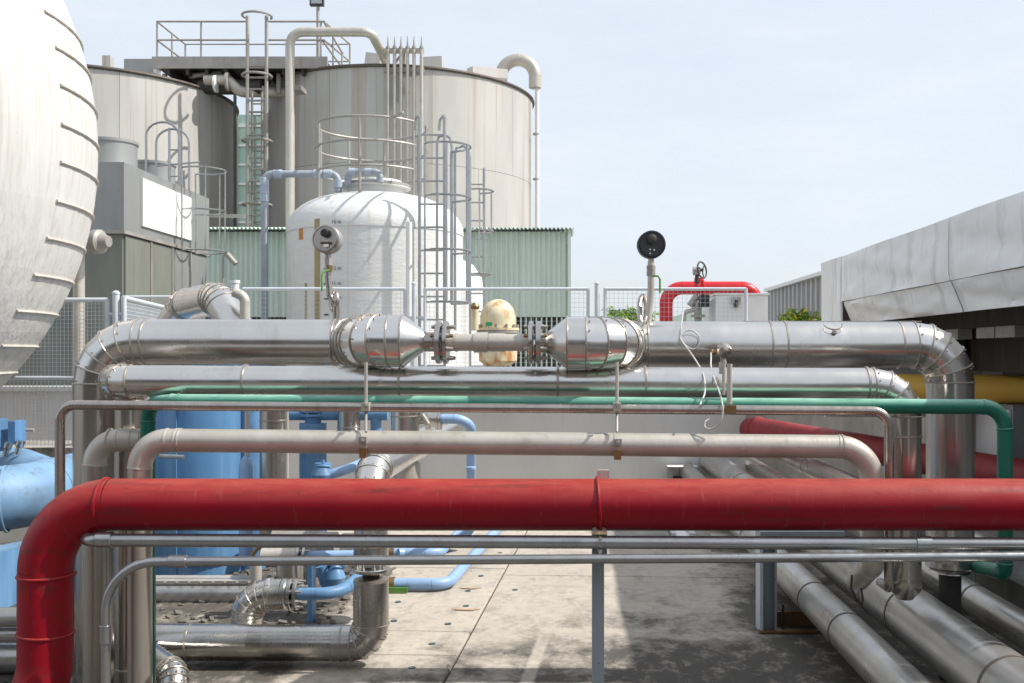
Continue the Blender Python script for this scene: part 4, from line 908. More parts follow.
# hangers
def hanger(px, label):
    t = thing('pipe_hanger', label, 'hanger', P(px, 400, 5.0))
    part(MB().cyl(P(px, 362, Z4-.03), P(px, 404, Z4-.03), .0075, n=10), 'rod', m_tan, t)
    part(MB().box(P(px, 406+px*.0015, Z4-.025), (.034, .055, .036)), 'clamp', m_tan, t); part(MB().torus(P(px, 406+px*.004, Z4), (1, 0, 0), .028, .006, 20, 8), 'clamp_ring', m_bead, t)
    part(MB().cyl(P(px, 410, Z4-.01), P(px, 432, Z5-.06), .006, n=10), 'rod', m_steel, t)
    c = P(px, 440.5+px*.0083, Z5); part(MB().lathe([(-.014, r5), (-.014, r5+.006), (.014, r5+.006), (.014, r5)], c, (1, 0, 0), 32), 'strap', m_tan, t)
    part(MB().box(c-Vector((0, r5+.012, -.02)), (.034, .03, .03)), 'clamp_lug', m_steel, t); part(MB().box(c-Vector((0, r5+.006, .035)), (.03, .03, .04)), 'clamp_lug', m_brass, t)
    inst(bolt_me, 'bolt', t, c-Vector((0, r5+.02, -.02)), zq((0, -1, 0))); inst(bolt_me, 'bolt', t, P(px, 405, Z4-.06), zq((0, -1, 0)))
hanger(366, 'steel rod hanger under the left fat reducer'); hanger(617, 'steel rod hanger under the right fat reducer')

# gauges
GK = .875
class GB(MB):                   # gauge fittings share one size factor
    def lathe(s, prof, c, axis=(0, 0, 1), n=32, cap=(True, True)): return MB.lathe(s, [(h*GK, q*GK) for h, q in prof], c, axis, n, cap)
    def cyl(s, a, b, r, r2=None, n=20, cap=(True, True)): return MB.cyl(s, a, b, r*GK, r2, n, cap)
    def tube(s, pts, r, n=24, cap=(True, True), closed=False): return MB.tube(s, pts, r*GK, n, cap, closed)
    def box(s, c, size, rot=None): return MB.box(s, c, tuple(q*GK for q in size), rot)
g1 = thing('pressure_gauge', 'round steel gauge with window standing before the domed tank', 'gauge', P(333, 320, 5.2750))
gc1 = P(328, 240, 5.2250); nx = Vector((-.18, -1, .05)).normalized()
gcase = part(GB().lathe([(0, .078), (.012, .082), (.055, .082), (.06, .078)], gc1+nx*-.03, nx, 40), 'gauge_case', m_steel, g1)
part(GB().lathe([(0, .080), (.012, .081), (.014, .072), (.008, .070)], gc1+nx*.031, nx, 40), 'bezel', m_chrome, gcase)
part(GB().lathe([(0, .071), (.002, .071)], gc1+nx*.036, nx, 40), 'dial', m_box, gcase)
part(GB().lathe([(0, .024), (.012, .024), (.016, .019)], P(325, 233, 5.1750), nx, 24), 'dial_boss', m_black, gcase)
part(GB().box(P(326, 243, 5.1750), (.062, .006, .012)), 'slot', m_dark, gcase); part(GB().box(P(326, 245.5, 5.1700), (.026, .006, .016)), 'window', m_white, gcase)
part(GB().lathe([(0, .018), (.05, .018)], P(328, 258, 5.2250), n=6), 'neck', m_steel, g1)
pipe(g1, [P(328, 255, 5.225), P(328, 276, 5.225), P(330, 296, 5.225), P(336, 304, 5.225), P(336, 325, 5.225)], .0165, m_chrome, .02)
part(GB().lathe([(-.02, .024), (.02, .024)], P(329, 262, 5.225), n=6), 'valve_body', m_steel, g1); part(GB().lathe([(-.02, .022), (.02, .022)], P(329, 268, 5.225), n=6), 'valve_body', m_brass, g1)
part(GB().tube([P(329, 270, 5.1850), P(323, 272, 5.1650), P(322, 276, 5.1550), P(322, 291, 5.1550)], .006, 8), 'lever', m_handle, g1)
part(GB().torus(P(334, 301, 5.2550), (.85, .5, 0), .045, .0165, 28, 10), 'siphon_loop', m_chrome, g1)
g2 = thing('pressure_gauge', 'black round gauge standing on the right half of the main pipe', 'gauge', P(650, 322, 5.2750))
gc2 = P(651, 245, 5.2250); nx = Vector((.10, -1, .02)).normalized()
gcase = part(GB().lathe([(0, .076), (.01, .081), (.05, .081), (.056, .076)], gc2+nx*-.03, nx, 40), 'gauge_case', m_black, g2)
part(GB().lathe([(0, .079), (.01, .080), (.012, .071), (.006, .069)], gc2+nx*.026, nx, 40), 'bezel', m_black, gcase)
part(GB().lathe([(0, .028), (.014, .026), (.018, .018)], P(652, 239, 5.1750), nx, 24), 'dial_boss', m_dark, gcase)
for (a, b) in ((650, 249.5), (654, 250), (650, 253.5)): part(GB().lathe([(0, .0042), (.004, .0042)], P(a, b, 5.1900), nx, 10), 'screw', m_white, gcase)
part(GB().lathe([(0, .018), (.05, .018)], P(651, 264, 5.225), n=12), 'neck', m_tan, g2)
part(GB().cyl(P(651, 262, 5.225), P(651, 290, 5.225), .02, n=16), 'stem', m_tan, g2); part(GB().tube([P(651, 288, 5.225), P(650.5, 298, 5.225), P(649, 310, 5.225), P(648, 323, 5.225)], .02, 14), 'stem', m_tan, g2)
for y_ in (268, 273.5): part(GB().lathe([(-.014, .026), (.014, .026)], P(651, y_, 5.225), n=6), 'valve_body', m_steel, g2)
part(GB().tube([P(653, 276, 5.1950), P(658, 276, 5.1750), P(660, 279, 5.1650), P(660, 293, 5.1650)], .006, 8), 'lever', m_handle, g2)
lp = [P(643+3.6*math.cos(a)*1.0, 310-14*math.sin(a), 5.2450+.05*math.sin(a*1)) for a in [PI*2*i/28 for i in range(28)]]
part(GB().tube(lp, .0155, 10, closed=True), 'siphon_loop', m_chrome, g2)

# temperature probe head on the main pipe with its cables
tpb = thing('temperature_probe', 'domed steel probe head on the front of the main pipe', 'sensor', P(723, 352, 5.0))
hc = P(722, 352, 5.0); ax = Vector((.55, -.3, .85)).normalized()
part(MB().lathe([(0, .030), (.03, .034), (.034, .040), (.048, .040), (.062, .030), (.068, .012)], hc-ax*.02, ax, 28), 'head', m_chrome, tpb)
part(MB().cyl(hc-Vector((.055, .01, 0)), hc-Vector((.01, 0, 0)), .014, n=12), 'cable_gland', m_brass, tpb)
part(MB().cyl(hc-Vector((0, 0, .005)), P(724, 364, 5.01), .014, n=12), 'neck', m_tan, tpb)
part(MB().cyl(P(724, 364, 4.56), P(723.5, 395, 4.56), .008, n=10), 'probe_rod', m_tan, tpb)
part(MB().span(P(719.5, 374, 4.56), P(722, 362, 4.58)), 'bracket', m_tan, tpb)
part(MB().cyl(P(729.5, 364, 4.48), P(729.5, 404, 4.48), .012, n=12), 'stand_rod', m_tan, tpb)
part(MB().box(P(730, 409, Z4-.01), (.045, .065, .035)), 'clamp', m_brass, tpb)
def cable(name, label, pts, r=.0055):
    out = []; n = len(pts)
    P_ = [pts[0]]+pts+[pts[-1]]
    for i in range(n-1):
        a, b, c, d = P_[i], P_[i+1], P_[i+2], P_[i+3]
        for t in [j/6 for j in range(6)]: out.append(.5*((2*b)+(-a+c)*t+(2*a-5*b+4*c-d)*t*t+(-a+3*b-3*c+d)*t**3))
    out.append(pts[-1]); single(MB().tube(out, r, 8), name, m_cable, label, 'cable', pts[0])
cable('cable', 'pale cable curling over the top of the main pipe', [P(683, 312, 5.2), P(682, 320, 5.13), P(681, 327, 5.085), P(680.5, 335, 5.072), P(684, 344, 5.065), P(692, 349, 5.06), P(698, 346, 5.06), P(699, 337, 5.065), P(693, 331, 5.072), P(686, 331, 5.075), P(681.5, 334, 5.06), P(681, 340, 5.04), P(690, 352, 4.98), P(698, 364, 4.8), P(703, 374, 4.64), P(705, 385, 4.58), P(704.5, 394, 4.52), P(702, 400, 4.49), P(700, 405, 4.44)], .004)
cable('cable', 'pale cable hanging in a hook from the probe head', [hc-Vector((.055, .01, 0)), P(711, 358, 4.92), P(711, 366, 4.8), P(714, 378, 4.62), P(719, 391, 4.53), P(722, 402, 4.44), P(722.5, 414, 4.42), P(719, 424, 4.42), P(711, 429, 4.43), P(705, 427, 4.44), P(705, 422, 4.45), P(709, 419, 4.46), P(712, 415, 4.46)], .004)
# yellow ochre pipe and dusty red pipe at the right
yl = thing('yellow_pipe', 'ochre yellow pipe emerging behind the right bends', 'pipe', P(960, 388, 8.6))
pipe(yl, [P(760, 386, 13), P(800, 386, 9.6), P(1180, 392, 8.3)], .122, m_yellow, .3)
dr = thing('dusty_red_pipe', 'dusty dark red pipe sloping towards the viewer at the right', 'pipe', P(870, 450, 9.7))
pipe(dr, [P(700, 430, 15), P(757, 429, 12.1), P(1120, 494, 7.3)], .138, m_redf, .15)
part(MB().torus(P(758, 429.3, 12.08), P(1120, 494, 7.3)-P(757, 429, 12.1), .14, .012, 36, 8), 'weld_ring', m_redf, dr)

# ================================================================ FLOOR PIPES AT RIGHT (run towards the viewer)
def floorpipe(label, X, h, r, y0, y1, m, seams, name='floor_pipe'):
    t = thing(name, label, 'pipe', (X, (y0+y1)/2, 0)); ys_ = sorted([y0]+[s for s in seams if y0 < s < y1]+[y1])
    for a, b in zip(ys_, ys_[1:]): part(MB().tube([(X, a+.002+(b-a-.004)*i/6, h) for i in range(7)], r, 40), 'clad_length', m, t)
    for s in seams: part(MB().lathe([(-.009, r*.97), (-.007, r+.003), (.007, r+.003), (.006, r*.97)], (X, s, h), (0, 1, 0), 40), 'seam_band', m_seam, t)
    return t
f1 = floorpipe('leftmost of the pale clad floor pipes at the right', 1.41, .235, .1, -2, 12.3, m_cladf, [2.8, 5.9, 5.2, 7.9, 10.2])
part(MB().lathe([(0, .1), (.015, .108), (.02, .1)], (1.41, 12.3, .235), (0, 1, 0), 36), 'end_flange', m_steel, f1)
f2 = floorpipe('thick clad floor pipe second from the left', 1.685, .364, .135, -2, 12.9, m_cladf, [3.9, 5.05, 5.5, 7.6, 9.9])
f3 = floorpipe('slimmer clad floor pipe third from the left', 2.22, .30, .085, -2, 13.3, m_cladf, [3.1, 5.6, 8.2, 10.6])
f4 = floorpipe('rightmost pale floor pipe near the dark plinth', 2.60, .43, .1, 6.1, 13.3, m_cladf, [7.2, 9.0, 11.1])
pipe(f4, [P(950, 549, 6.0)-Vector((0, 0, .0)), (2.3, 6.15, .43), (2.6, 7.2, .43)], .09, m_cladf, .12)
# wires / small clips hanging on them
hk = thing('wire_loop', 'dark wire loop hanging under the stainless pipe end', 'wire', P(857, 590, 5.2))
part(MB().tube([P(852, 575, 4.6), P(851, 588, 4.58), P(857, 600, 4.58), P(862, 604, 4.58), P(863, 600, 4.58), P(861, 588, 4.6)], .005, 8), 'wire', m_dark, hk)
# steel channel stanchion with base frame
ib = thing('steel_stanchion', 'grey channel stanchion with rusty base beside the floor pipes', 'post', P(765, 633, 6.06))
b0 = P(760, 633, 6.06); b0.z = 0
part(MB().span((b0.x, 6.06, 0), (b0.x+.018, 6.2, .55)), 'flange_plate', m_fence, ib, smooth=False); part(MB().span((b0.x+.019, 6.12, 0), (b0.x+.088, 6.13, .55)), 'web', m_galvp, ib, smooth=False)
part(MB().span((b0.x+.089, 6.06, 0), (b0.x+.10, 6.2, .55)), 'flange_plate', m_galvp, ib, smooth=False)
part(MB().span((b0.x-.005, 6.03, .004), (b0.x+.42, 6.09, .016)), 'base_angle', m_brass, ib, smooth=False); part(MB().span((b0.x+.12, 6.20, 0), (b0.x+.42, 6.215, .09)), 'base_angle', m_brass, ib, smooth=False)
part(MB().span((b0.x, 6.05, .553), (b0.x+.5, 6.21, .60)), 'cross_arm', m_galvp, ib, smooth=False)
part(MB().cyl((b0.x+.145, 6.1, .0), (b0.x+.145, 6.1, .16), .008, n=8), 'tie_rod', m_dark, ib)
for (yy, nm) in ((8.6, 'second'), (11.9, 'third')):
    t = thing('pipe_support', f'{"low" if nm=="second" else "far"} steel frame under the floor pipes, {"midway along the yard" if nm=="second" else "next to the concrete wall"}', 'support', (1.9, yy, 0))
    for xx in (1.22, 1.97, 2.8): part(MB().span((xx-.04, yy-.04, 0), (xx+.04, yy+.04, .12)), 'leg', m_steel, t, smooth=False)
    part(MB().span((1.18, yy-.05, .122), (2.85, yy+.05, .132)), 'beam', m_steel, t, smooth=False)
bk = thing('bracket_plate', 'pale steel end bracket where the floor pipes meet the wall', 'bracket', P(672, 470, 12.3))
part(MB().span(P(668, 496, 12.2), P(672, 467, 12.3)), 'plate', m_steel, bk, smooth=False); part(MB().span(P(668, 467, 12.1), P(696, 465, 12.3)), 'shelf', m_white, bk, smooth=False)
part(MB().span(P(673, 480, 12.25), P(700, 476, 12.3)), 'bar', m_dark, bk, smooth=False)
# low plinths at the wall foot between y 530-552
pl = thing('concrete_plinth', 'low dark plinth with pale stubs at the wall foot', 'plinth', P(660, 551, 9.2))
for (a, b, t, mm) in ((600, 670, 536, m_grime), (672, 676, 532, m_conc), (690, 696, 532, m_conc), (676, 690, 538, m_white)):
    q0 = P(a, 551, 8.9); q1 = P(b, t, 8.9); part(MB().span((q0.x, 8.9, 0), (q1.x, 9.6, max(.02, q1.z*.6+.03))), 'block', mm, pl, smooth=False)

# ================================================================ LEFT CLUSTER
# blue rectangular tank
BZ = 7.5
bt = thing('blue_tank', 'tall blue steel tank standing behind the left pipe bends', 'tank', P(205, 578, BZ))
bc = P(203, 0, 7.95); bc.z = 0; br = .385; ztop = 1.36; xb = P(258, 0, BZ).x
part(MB().tube([(bc.x, bc.y, ztop*i/6) for i in range(7)], br, 56), 'tank_wall', m_blue, bt)
part(MB().torus((bc.x, bc.y, .1), (0, 0, 1), br+.004, .018, 56, 8), 'foot_ring', m_blue, bt); part(MB().lathe([(0, br+.03), (.03, br+.03), (.05, br), (.12, .1)], (bc.x, bc.y, ztop), n=56), 'lid', m_blue, bt)
a_ = math.atan2(-1, -.1); part(MB().span((bc.x-.07, bc.y-br-.012, .02), (bc.x-.055, bc.y-br+.03, ztop-.01)), 'weld_seam', m_blue2, bt)
part(MB().lathe([(0, .12), (ztop, .12)], (P(246, 0, 7.9).x+.03, 7.9, 0), n=32), 'side_column', m_blue2, bt)
for y_ in (455,): part(MB().cyl(P(160, 456, 7.3), P(184, 457, 7.3), .016, n=10), 'bar', m_galv, bt)
bc = P(245, 0, 7.4); 
bb = thing('blue_pipe_end', 'sky blue domed riser beside the blue tank', 'pipe', P(246, 480, 7.3))
part(MB().lathe([(0, .05), (.05, .05), (.1, .046), (.14, .03), (.16, .012), (.20, .012)], P(246, 478, 7.3), n=24), 'domed_end', m_ltblue, bb); part(MB().cyl(P(246, 560, 7.3), P(246, 478, 7.3), .05, n=20), 'pipe_run', m_ltblue, bb)
part(MB().cyl(P(247, 456, 7.3), P(247, 405, 7.3), .016, n=12), 'vent_tube', m_tan, bb)
# vertical clad pipe right of tank
v1 = thing('clad_riser', 'vertical clad pipe between the blue tank and blue valves', 'pipe', P(274, 540, 7.2))
part(MB().cyl(P(274, 560, 7.2), P(274, 385, 7.2), .098, n=32), 'pipe_run', m_cladv, v1)
part(MB().cyl(P(287, 560, 7.1), P(287, 385, 7.1), .012, n=10), 'tube', m_tan, v1)
for y_ in (420, 500): bead(v1, P(274, y_, 7.2), (0, 0, 1), .098, m_bead)
# blue header and risers
bh = thing('blue_header', 'blue header pipe with flanged branch behind the rack', 'pipe', P(330, 414, 8.0))
pipe(bh, [P(286, 414, 8), P(388, 414, 8)], .05, m_blue2, .1)
part(MB().cyl(P(313, 425, 8), P(313, 406, 8), .062, n=24), 'tee', m_blue2, bh); flange(bh, P(313, 411, 8), (0, 0, 1), .1, .02, m_blue2, 6, .08); flange(bh, P(313, 415, 8), (0, 0, 1), .1, .02, m_blue2, 6, .08)
part(MB().cyl(P(313, 423, 8), P(313, 545, 8), .105, n=28), 'riser', m_blue2, bh)
part(MB().cyl(P(376, 405, 8), P(376, 440, 8), .042, n=24), 'branch', m_blue2, bh)
part(MB().lathe([(0, .03), (.05, .03), (.06, .06), (.09, .06)], P(323, 475, 7.7), n=20), 'valve_bonnet', m_blue, bh)
bvv = thing('blue_valve', 'small dark blue hand valve above the faded red pipe', 'valve', P(323, 478, 7.5))
part(MB().torus(P(323, 467, 7.5), (0, .3, 1), .05, .009, 24, 8), 'hand_wheel', m_blue, bvv); part(MB().cyl(P(323, 460, 7.5), P(323, 476, 7.5), .012, n=10), 'stem', m_blue, bvv)
part(MB().lathe([(0, .04), (.04, .07), (.1, .08), (.16, .05)], P(322, 488, 7.5), n=24), 'body', m_blue2, bvv)
for k in range(3): a = k*PI/3; part(MB().bar(P(323, 467, 7.5)-Vector((math.cos(a), math.sin(a), 0))*.05, P(323, 467, 7.5)+Vector((math.cos(a), math.sin(a), 0))*.05, .012, .01), 'spoke', m_blue, bvv)
pipe(bvv, [P(326, 476, 7.5), P(345, 470, 7.5), P(366, 462, 7.6)], .036, m_ltblue, .1)
for px, z_, mm, lb in ((349, 7.9, m_cladv, 'dull clad riser between two blue branches'),):
    t = thing('clad_riser', lb, 'pipe', P(px, 430, z_)); part(MB().cyl(P(px, 445, z_), P(px, 372, z_), .088, n=28), 'pipe_run', mm, t); bead(t, P(px, 427, z_), (0, 0, 1), .088, m_bead)
# clad pipe with big elbow, running to the back, then the drop leg to the floor pipe
zc = 6.35
ce = thing('clad_pipe', 'clad pipe rising from the floor with a mitred elbow near the middle', 'pipe', P(370, 590, 5.6))
pipe(ce, [P(371, 547, 6.4), P(371, 470, 6.4), P(452, 426, 9.4)], .106, m_clad, .14, 'gore', 4, 36, mv=m_clad)
part(MB().cyl(P(371, 578, 6.35), P(371, 538, 6.35), .108, n=36), 'sleeve', m_cladv, ce)
part(MB().lathe([(0, .10), (.03, .13), (.045, .13), (.05, .08)], P(371, 579, 6.3), n=32), 'collar', m_clad2, ce)
part(MB().cyl(P(371, 600, 6.1), P(371, 575, 6.2), .06, n=20), 'spool', m_tan, ce)
for y_ in (545,): bead(ce, P(371, y_, 6.35), (0, 0, 1), .108, m_bead)
part(MB().cyl(P(405, 432, 7.4), P(405, 405, 7.4), .10, n=32), 'stub', m_clad, ce); bead(ce, P(405, 416, 7.4), (0, 0, 1), .1, m_bead)
vp = thing('steel_valve', 'cluster of small steel valve fittings beside the clad stub', 'valve', P(428, 420, 7.5))
for (px, r, w_) in ((421, .04, .06), (428, .075, .03), (433, .06, .05), (437, .08, .02), (440, .08, .02)): part(MB().lathe([(-w_/2, r), (w_/2, r)], P(px, 419, 7.5), (1, 0, 0), 24), 'valve_section', m_clad2, vp)
for (a, b) in (((415, 428), (424, 408)), ((418, 408), (428, 424))): part(MB().cyl(P(*a, 7.4), P(*b, 7.4), .018, n=10), 'bolt_rod', m_steel, vp)
part(MB().cyl(P(407, 478, 7.6), P(407, 462, 7.6), .10, n=24), 'support_stub', m_tan, vp)
bu = thing('blue_drop_pipe', 'pale blue pipe bending down in front of the concrete wall', 'pipe', P(471, 540, 7.6))
pipe(bu, [P(436, 419, 7.55), P(471, 419, 7.55), P(471, 531, 8.6), P(446, 545, 8.6), P(438, 553, 8.4), P(398, 553, 8.2)], .036, m_ltblue, [.12, .1, .05, .05])
for y_ in (448, 468): bead(bu, P(471, y_, 7.8), (0, 0, 1), .036, m_ltblue, .01)
# the two blue floor lines with green levers
for i, (ax_, ay_, bx_, by_, lab) in enumerate(((396, 584, 460, 545, 'nearer pale blue floor line with green lever'), (396, 553, 452, 530, 'farther pale blue floor line with green lever'))):
    z_ = EYE*F/(ay_-354)*.97
    t = thing('blue_floor_pipe', lab, 'pipe', P(ax_, ay_, z_))
    zz = P(ax_, ay_, z_).z; e = Vector((P(ax_, 0, z_).x+.36, z_, zz)) if i == 0 else Vector((P(ax_, 0, z_).x+.35, z_, zz))
    pipe(t, [P(ax_-6, ay_, z_), e, Vector((e.x+.22 if i == 0 else e.x+.15, z_+2.6, zz))], .04, m_ltblue, .12)
    part(MB().lathe([(-.02, .05), (.02, .05)], P(ax_-4, ay_, z_), (1, 0, 0), 16), 'union', m_brass, t)
    part(MB().box(P(ax_+2, ay_+6, z_-.06), (.13, .02, .035)), 'lever', m_handle, t)
# lower clad floor pipe with drop elbow
Z6 = 5.42; r6 = .093
lf_ = thing('clad_floor_pipe', 'shiny clad pipe lying low on the floor and turning up', 'pipe', P(260, 645, Z6))
pipe(lf_, [P(150, 642, Z6), P(371, 643, Z6), P(371, 581, Z6)], r6, m_clad2, .10, 'gore', 4, 36, seams=[(P(342, 643, Z6), (1, 0, 0)), (P(190, 642.5, Z6), (1, 0, 0))])
part(MB().lathe([(0, r6), (.012, r6*.98), (.02, r6*.6)], P(371, 581, Z6), (0, 0, 1), 36), 'end_cap', m_bead, lf_)
part(MB().cyl(P(371, 584, Z6), P(371, 566, Z6), .045, n=20), 'spool', m_dark, lf_); flange(lf_, P(371, 570, Z6), (0, 0, 1), .09, .02, m_clad2, 8, .075)
# curved clad pipe in front of it, bottom left
lc = thing('clad_elbow_pipe', 'clad elbow curving away at the bottom left', 'pipe', P(165, 670, 5.0))
pipe(lc, [P(160, 745, 4.80), P(176, 676, 4.92), P(140, 650, 5.25)], .07, m_clad2, [.10], 'gore', 5, 32)
# back clad pipe and the elbow with flange
lb = thing('clad_back_pipe', 'long low clad pipe against the foot of the blue tank', 'pipe', P(200, 592, 6.9))
part(MB().tube([P(60+i*30, 593, 6.9) for i in range(8)], .1, 36), 'pipe_run', m_cladf, lb); part(MB().span(P(60, 581, 6.82), P(268, 578.5, 7.0)), 'lap_strip', m_tan, lb)
for i in range(9): inst(bolt_me, 'bolt', lb, P(165+i*12, 582, 6.80), zq((0, -1, 0)))
el = thing('clad_elbow', 'mitred clad elbow with bolted flange joining the low pipe', 'elbow', P(248, 628, 5.6))
pipe(el, [P(247, 640, 5.6), P(247, 596, 5.6), P(283, 594, 5.6)], .085, m_clad2, .12, 'gore', 5, 36)
part(MB().lathe([(0, .085), (.02, .085), (.06, .05), (.08, .05)], P(283, 594, 5.6), (1, 0, 0), 32), 'reducer', m_clad2, el)
flange(el, P(291, 594, 5.6), (1, 0, 0), .085, .02, m_clad2, 8, .07); flange(el, P(297, 594, 5.6), (1, 0, 0), .085, .02, m_clad2, 8, .07)
part(MB().lathe([(-.01, .088), (.01, .088)], P(270, 594, 5.6), (1, 0, 0), 32), 'seam_band', m_clad, el)
be = thing('blue_branch_pipe', 'dark blue bent pipe leaving the bolted flange', 'pipe', P(330, 592, 5.6))
pipe(be, [P(299, 594, 5.6), P(338, 594, 5.6), P(372, 567, 6.1)], .034, m_blue2, .14)
bq = thing('blue_branch_pipe', 'upper sky blue pipe crossing behind the conduits', 'pipe', P(340, 556, 6.6))
pipe(bq, [P(300, 556, 6.5), P(365, 555, 6.6)], .032, m_ltblue, .1)
flange(bq, P(299, 555, 6.5), (1, 0, 0), .06, .02, m_clad2, 6, .045); flange(bq, P(305, 555, 6.5), (1, 0, 0), .06, .02, m_clad2, 6, .045)
part(MB().cyl(P(262, 556, 6.5), P(298, 556, 6.5), .05, n=24), 'reducer', m_tan, bq)
mb2 = thing('pump', 'grey pump body with blue stand behind the conduits', 'pump', P(295, 600, 6.9))
part(MB().lathe([(0, .13), (.25, .13), (.3, .09), (.42, .09)], P(275, 545, 6.95), (1, 0, 0), 32), 'casing', m_steel, mb2)
part(MB().lathe([(0, .09), (.22, .09), (.24, .06), (.3, .06)], P(290, 590, 6.9), (0, 0, 1), 28), 'housing', m_clad2, mb2)
part(MB().span(P(307, 628, 6.3), P(316, 556, 6.4)), 'stand', m_blue, mb2, smooth=False); part(MB().span(P(266, 622, 6.9), P(276, 590, 7.0)), 'stand', m_dark, mb2, smooth=False)
part(MB().cyl(P(256, 580, 6.4), P(256, 558, 6.4), .035, n=16), 'drain_neck', m_tan, mb2); part(MB().tube([P(252, 556, 6.35), P(256, 550, 6.35), P(262, 544, 6.35)], .012, 8), 'cock', m_brass, mb2)
bs_ = thing('blue_valve', 'dark blue low valve with wheel behind the lower conduit', 'valve', P(335, 585, 6.7))
part(MB().lathe([(0, .05), (.05, .07), (.1, .05), (.14, .02)], P(335, 585, 6.7), n=20), 'body', m_blue, bs_); part(MB().torus(P(337, 566, 6.7), (0, .6, 1), .05, .008, 20, 8), 'hand_wheel', m_blue, bs_)
pipe(bs_, [P(322, 566, 6.7), P(326, 584, 6.7), P(340, 588, 6.8)], .04, m_blue, .05)
# dark back planks / rack rubble on the floor under the left cluster
rbk = thing('scrap_heap', 'dirty broken concrete scraps under the left pipes', 'rubble', (-2.2, 6.4, 0))
random.seed(12); rm = MB()
for i in range(450):
    x_ = random.uniform(-3.4, -1.35); y_ = random.uniform(5.9, 8.4); s = random.uniform(.008, .03)
    rm.box((x_, y_, s*.3), (s*random.uniform(.8, 2), s, s*.5), Quaternion((random.random(), random.random(), random.random()), random.uniform(0, 1.2)).to_matrix())
o = part(rm, 'scraps', m_scrap, rbk, smooth=False, stuff=True)

# large blue pipes at the far left
b1 = thing('large_blue_pipe', 'large sky blue pipe at the left edge above a dark gap', 'pipe', P(10, 500, 6.3))
pipe(b1, [P(-160, 512, 6.0), P(20, 498, 6.3), P(120, 468, 8.2)], .20, m_blue3, .4)
for t in (.15, .55): c = P(-160, 512, 6.0).lerp(P(20, 498, 6.3), .7+t*.4); part(MB().torus(c, P(20, 498, 6.3)-P(-160, 512, 6.0), .2, .008, 36, 8), 'weld_ring', m_blue3, b1)
b2 = thing('large_blue_pipe', 'sky blue pipe stub behind the left edge pipe', 'pipe', P(15, 465, 7.6))
pipe(b2, [P(-60, 470, 7.7), P(18, 470, 7.7), P(60, 488, 7.0)], .17, m_blue3, .25)
bj = thing('junction_box', 'small blue junction box with fittings at the left edge', 'box', P(14, 446, 7.4))
part(MB().span(P(8, 444, 7.4), P(26, 420, 7.55)), 'box_body', m_blue, bj, smooth=False); part(MB().span(P(-6, 452, 7.35), P(8, 418, 7.5)), 'box_side', m_blue2, bj, smooth=False)
for (px, py) in ((17, 448), (5, 450)): part(MB().lathe([(0, .02), (.05, .02), (.06, .03), (.1, .03)], P(px, py+6, 7.4), (.3, 0, 1), 12), 'gland', m_clad2, bj)
part(MB().cyl(P(26, 430, 7.4), P(34, 430, 7.4), .012, n=8), 'lever', m_steel, bj)
b3 = thing('blue_duct', 'slanting blue duct low at the left edge', 'duct', P(5, 580, 5.2))
part(MB().prism([P(-90, 640, 5.0), P(-90, 575, 5.0), P(22, 552, 5.8), P(22, 600, 5.8)], (0.1, .5, 0)), 'duct_body', m_blue, b3, smooth=False)
part(MB().prism([P(-92, 574, 4.99), P(-92, 568, 4.99), P(24, 545, 5.79), P(24, 551, 5.79)], (.1, .55, 0)), 'duct_lid', m_blue3, b3, smooth=False)
for i, (y_, r_, lab) in enumerate(((617, .05, 'uppermost of three low grey pipes at the left edge'), (634, .045, 'middle of three low grey pipes at the left edge'), (657, .08, 'lowest and thickest grey pipe at the left edge'))):
    t = thing('grey_pipe', lab, 'pipe', P(0, y_, 5.2)); part(MB().tube([P(-120+30*j, y_, 5.2+.05*i) for j in range(7)], r_, 28), 'pipe_run', m_cladf, t); bead(t, P(30, y_, 5.2+.05*i), (1, 0, 0), r_, m_bead)
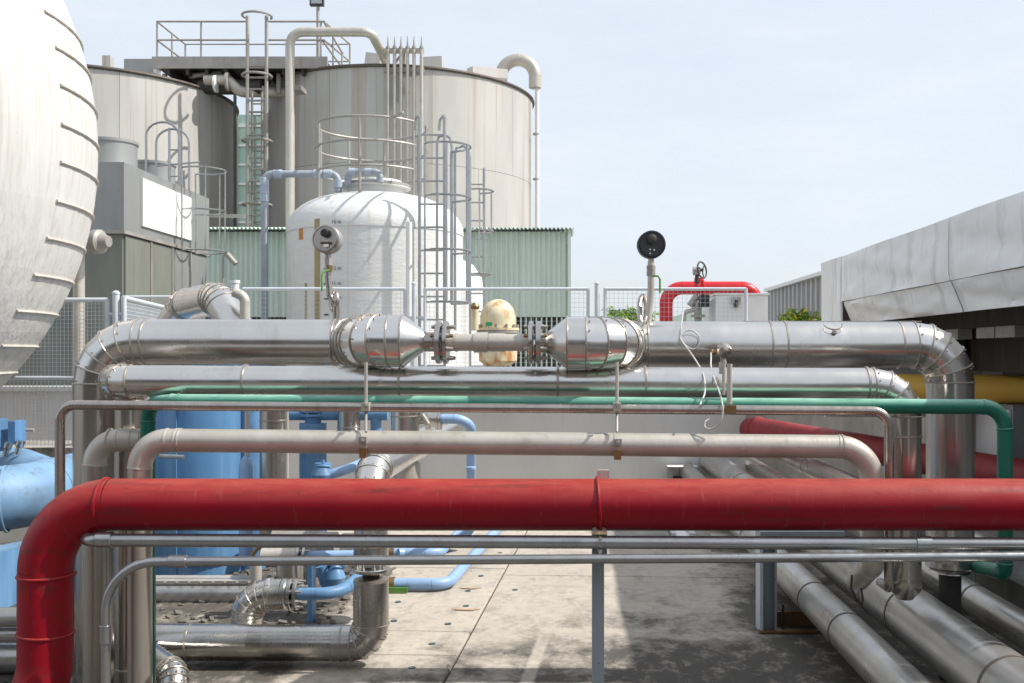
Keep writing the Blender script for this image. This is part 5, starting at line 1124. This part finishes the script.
# cream vessel behind the metering section
cv2 = thing('air_vessel', 'rusty cream domed vessel on a flange behind the metering section', 'vessel', P(498, 345, 11.8))
c = P(498, 328, 11.8)
S_ = 1.45
def sc2(pr): return [(h*S_, q*S_) for h, q in pr]
part(MB().lathe(sc2([(0, .142), (.09, .142), (.13, .134), (.165, .116), (.195, .09), (.215, .06), (.226, .03), (.229, 0)]), c, n=40), 'dome', m_cream, cv2)
part(MB().lathe(sc2([(-.02, .17), (0, .17)]), c, n=40), 'flange', m_cream, cv2); part(MB().lathe(sc2([(-.042, .17), (-.024, .17)]), c, n=40), 'flange', m_steel, cv2)
part(MB().lathe(sc2([(-.30, .10), (-.26, .15), (-.15, .155), (-.045, .15)]), c, n=40), 'body', m_cream, cv2)
part(MB().lathe([(-.56, .10), (-.44, .10)], c, n=24), 'stand', m_steel, cv2); part(MB().span((c.x-.2, 11.6, c.z-.6), (c.x+.2, WALLZ-.16, c.z-.563)), 'wall_shelf', m_steel, cv2)
part(MB().box(c+Vector((-.02, -.14, .24)), (.08, .02, .02)), 'lifting_lug', m_brass, cv2)
for k in range(12): a = 2*PI*k/12; part(MB().cyl(c+Vector((.225*math.cos(a), .225*math.sin(a), -.08)), c+Vector((.225*math.cos(a), .225*math.sin(a), .04)), .016, n=6), 'bolt', m_steel, cv2)
rv_ = part(MB().cyl(P(475, 330, 11.6), P(475, 308, 11.6), .04, n=16), 'relief_valve', m_cream, cv2); part(MB().lathe([(0, .045), (.03, .052), (.07, .03)], P(475, 309, 11.6), n=16), 'relief_cap', m_brass, rv_)
part(MB().box(P(489, 324, 11.5), (.07, .02, .04)), 'tag', m_tag, cv2)
# bright clad arch behind the left of the main pipe
ar = thing('clad_arch_pipe', 'polished clad pipe arching up behind the main pipe at the left', 'pipe', P(205, 330, 7.6))
pipe(ar, [P(160, 345, 7.9), P(184, 305, 7.8), P(218, 298, 7.4), P(248, 345, 7.2)], .118, m_clad, [.13, .16], 'gore', [3, 4], 36)
cc = thing('candy_cane_pipe', 'thin capped tan pipe bend beside the clad arch', 'pipe', P(244, 325, 7.2))
pipe(cc, [P(245, 330, 7.2), P(245, 297, 7.2), P(234, 292, 7.2)], .035, m_tan, .06); part(MB().lathe([(0, .028), (.05, .028), (.055, .034), (.075, .034)], P(235, 291, 7.2), n=16), 'cap', m_white, cc)

# unseen dark wall added behind the viewer to darken reflections in the pipes
ws = thing('unseen_dark_wall', 'unseen dark wall added behind the viewer to darken pipe reflections', 'building', (-4, -7.5, 0))
part(MB().span((-16, -9, -.1), (2.2, -7.5, 4.2)), 'wall', m_scrap, ws, smooth=False)
part(MB().span((-16.2, -9.2, 4.203), (2.4, -7.2, 4.4)), 'roof', m_dark, ws, smooth=False)
for i in range(5): part(MB().span((-14+i*3.2, -7.53, .1), (-12.2+i*3.2, -7.503, 2.6)), 'door', m_dark, ws, smooth=False)
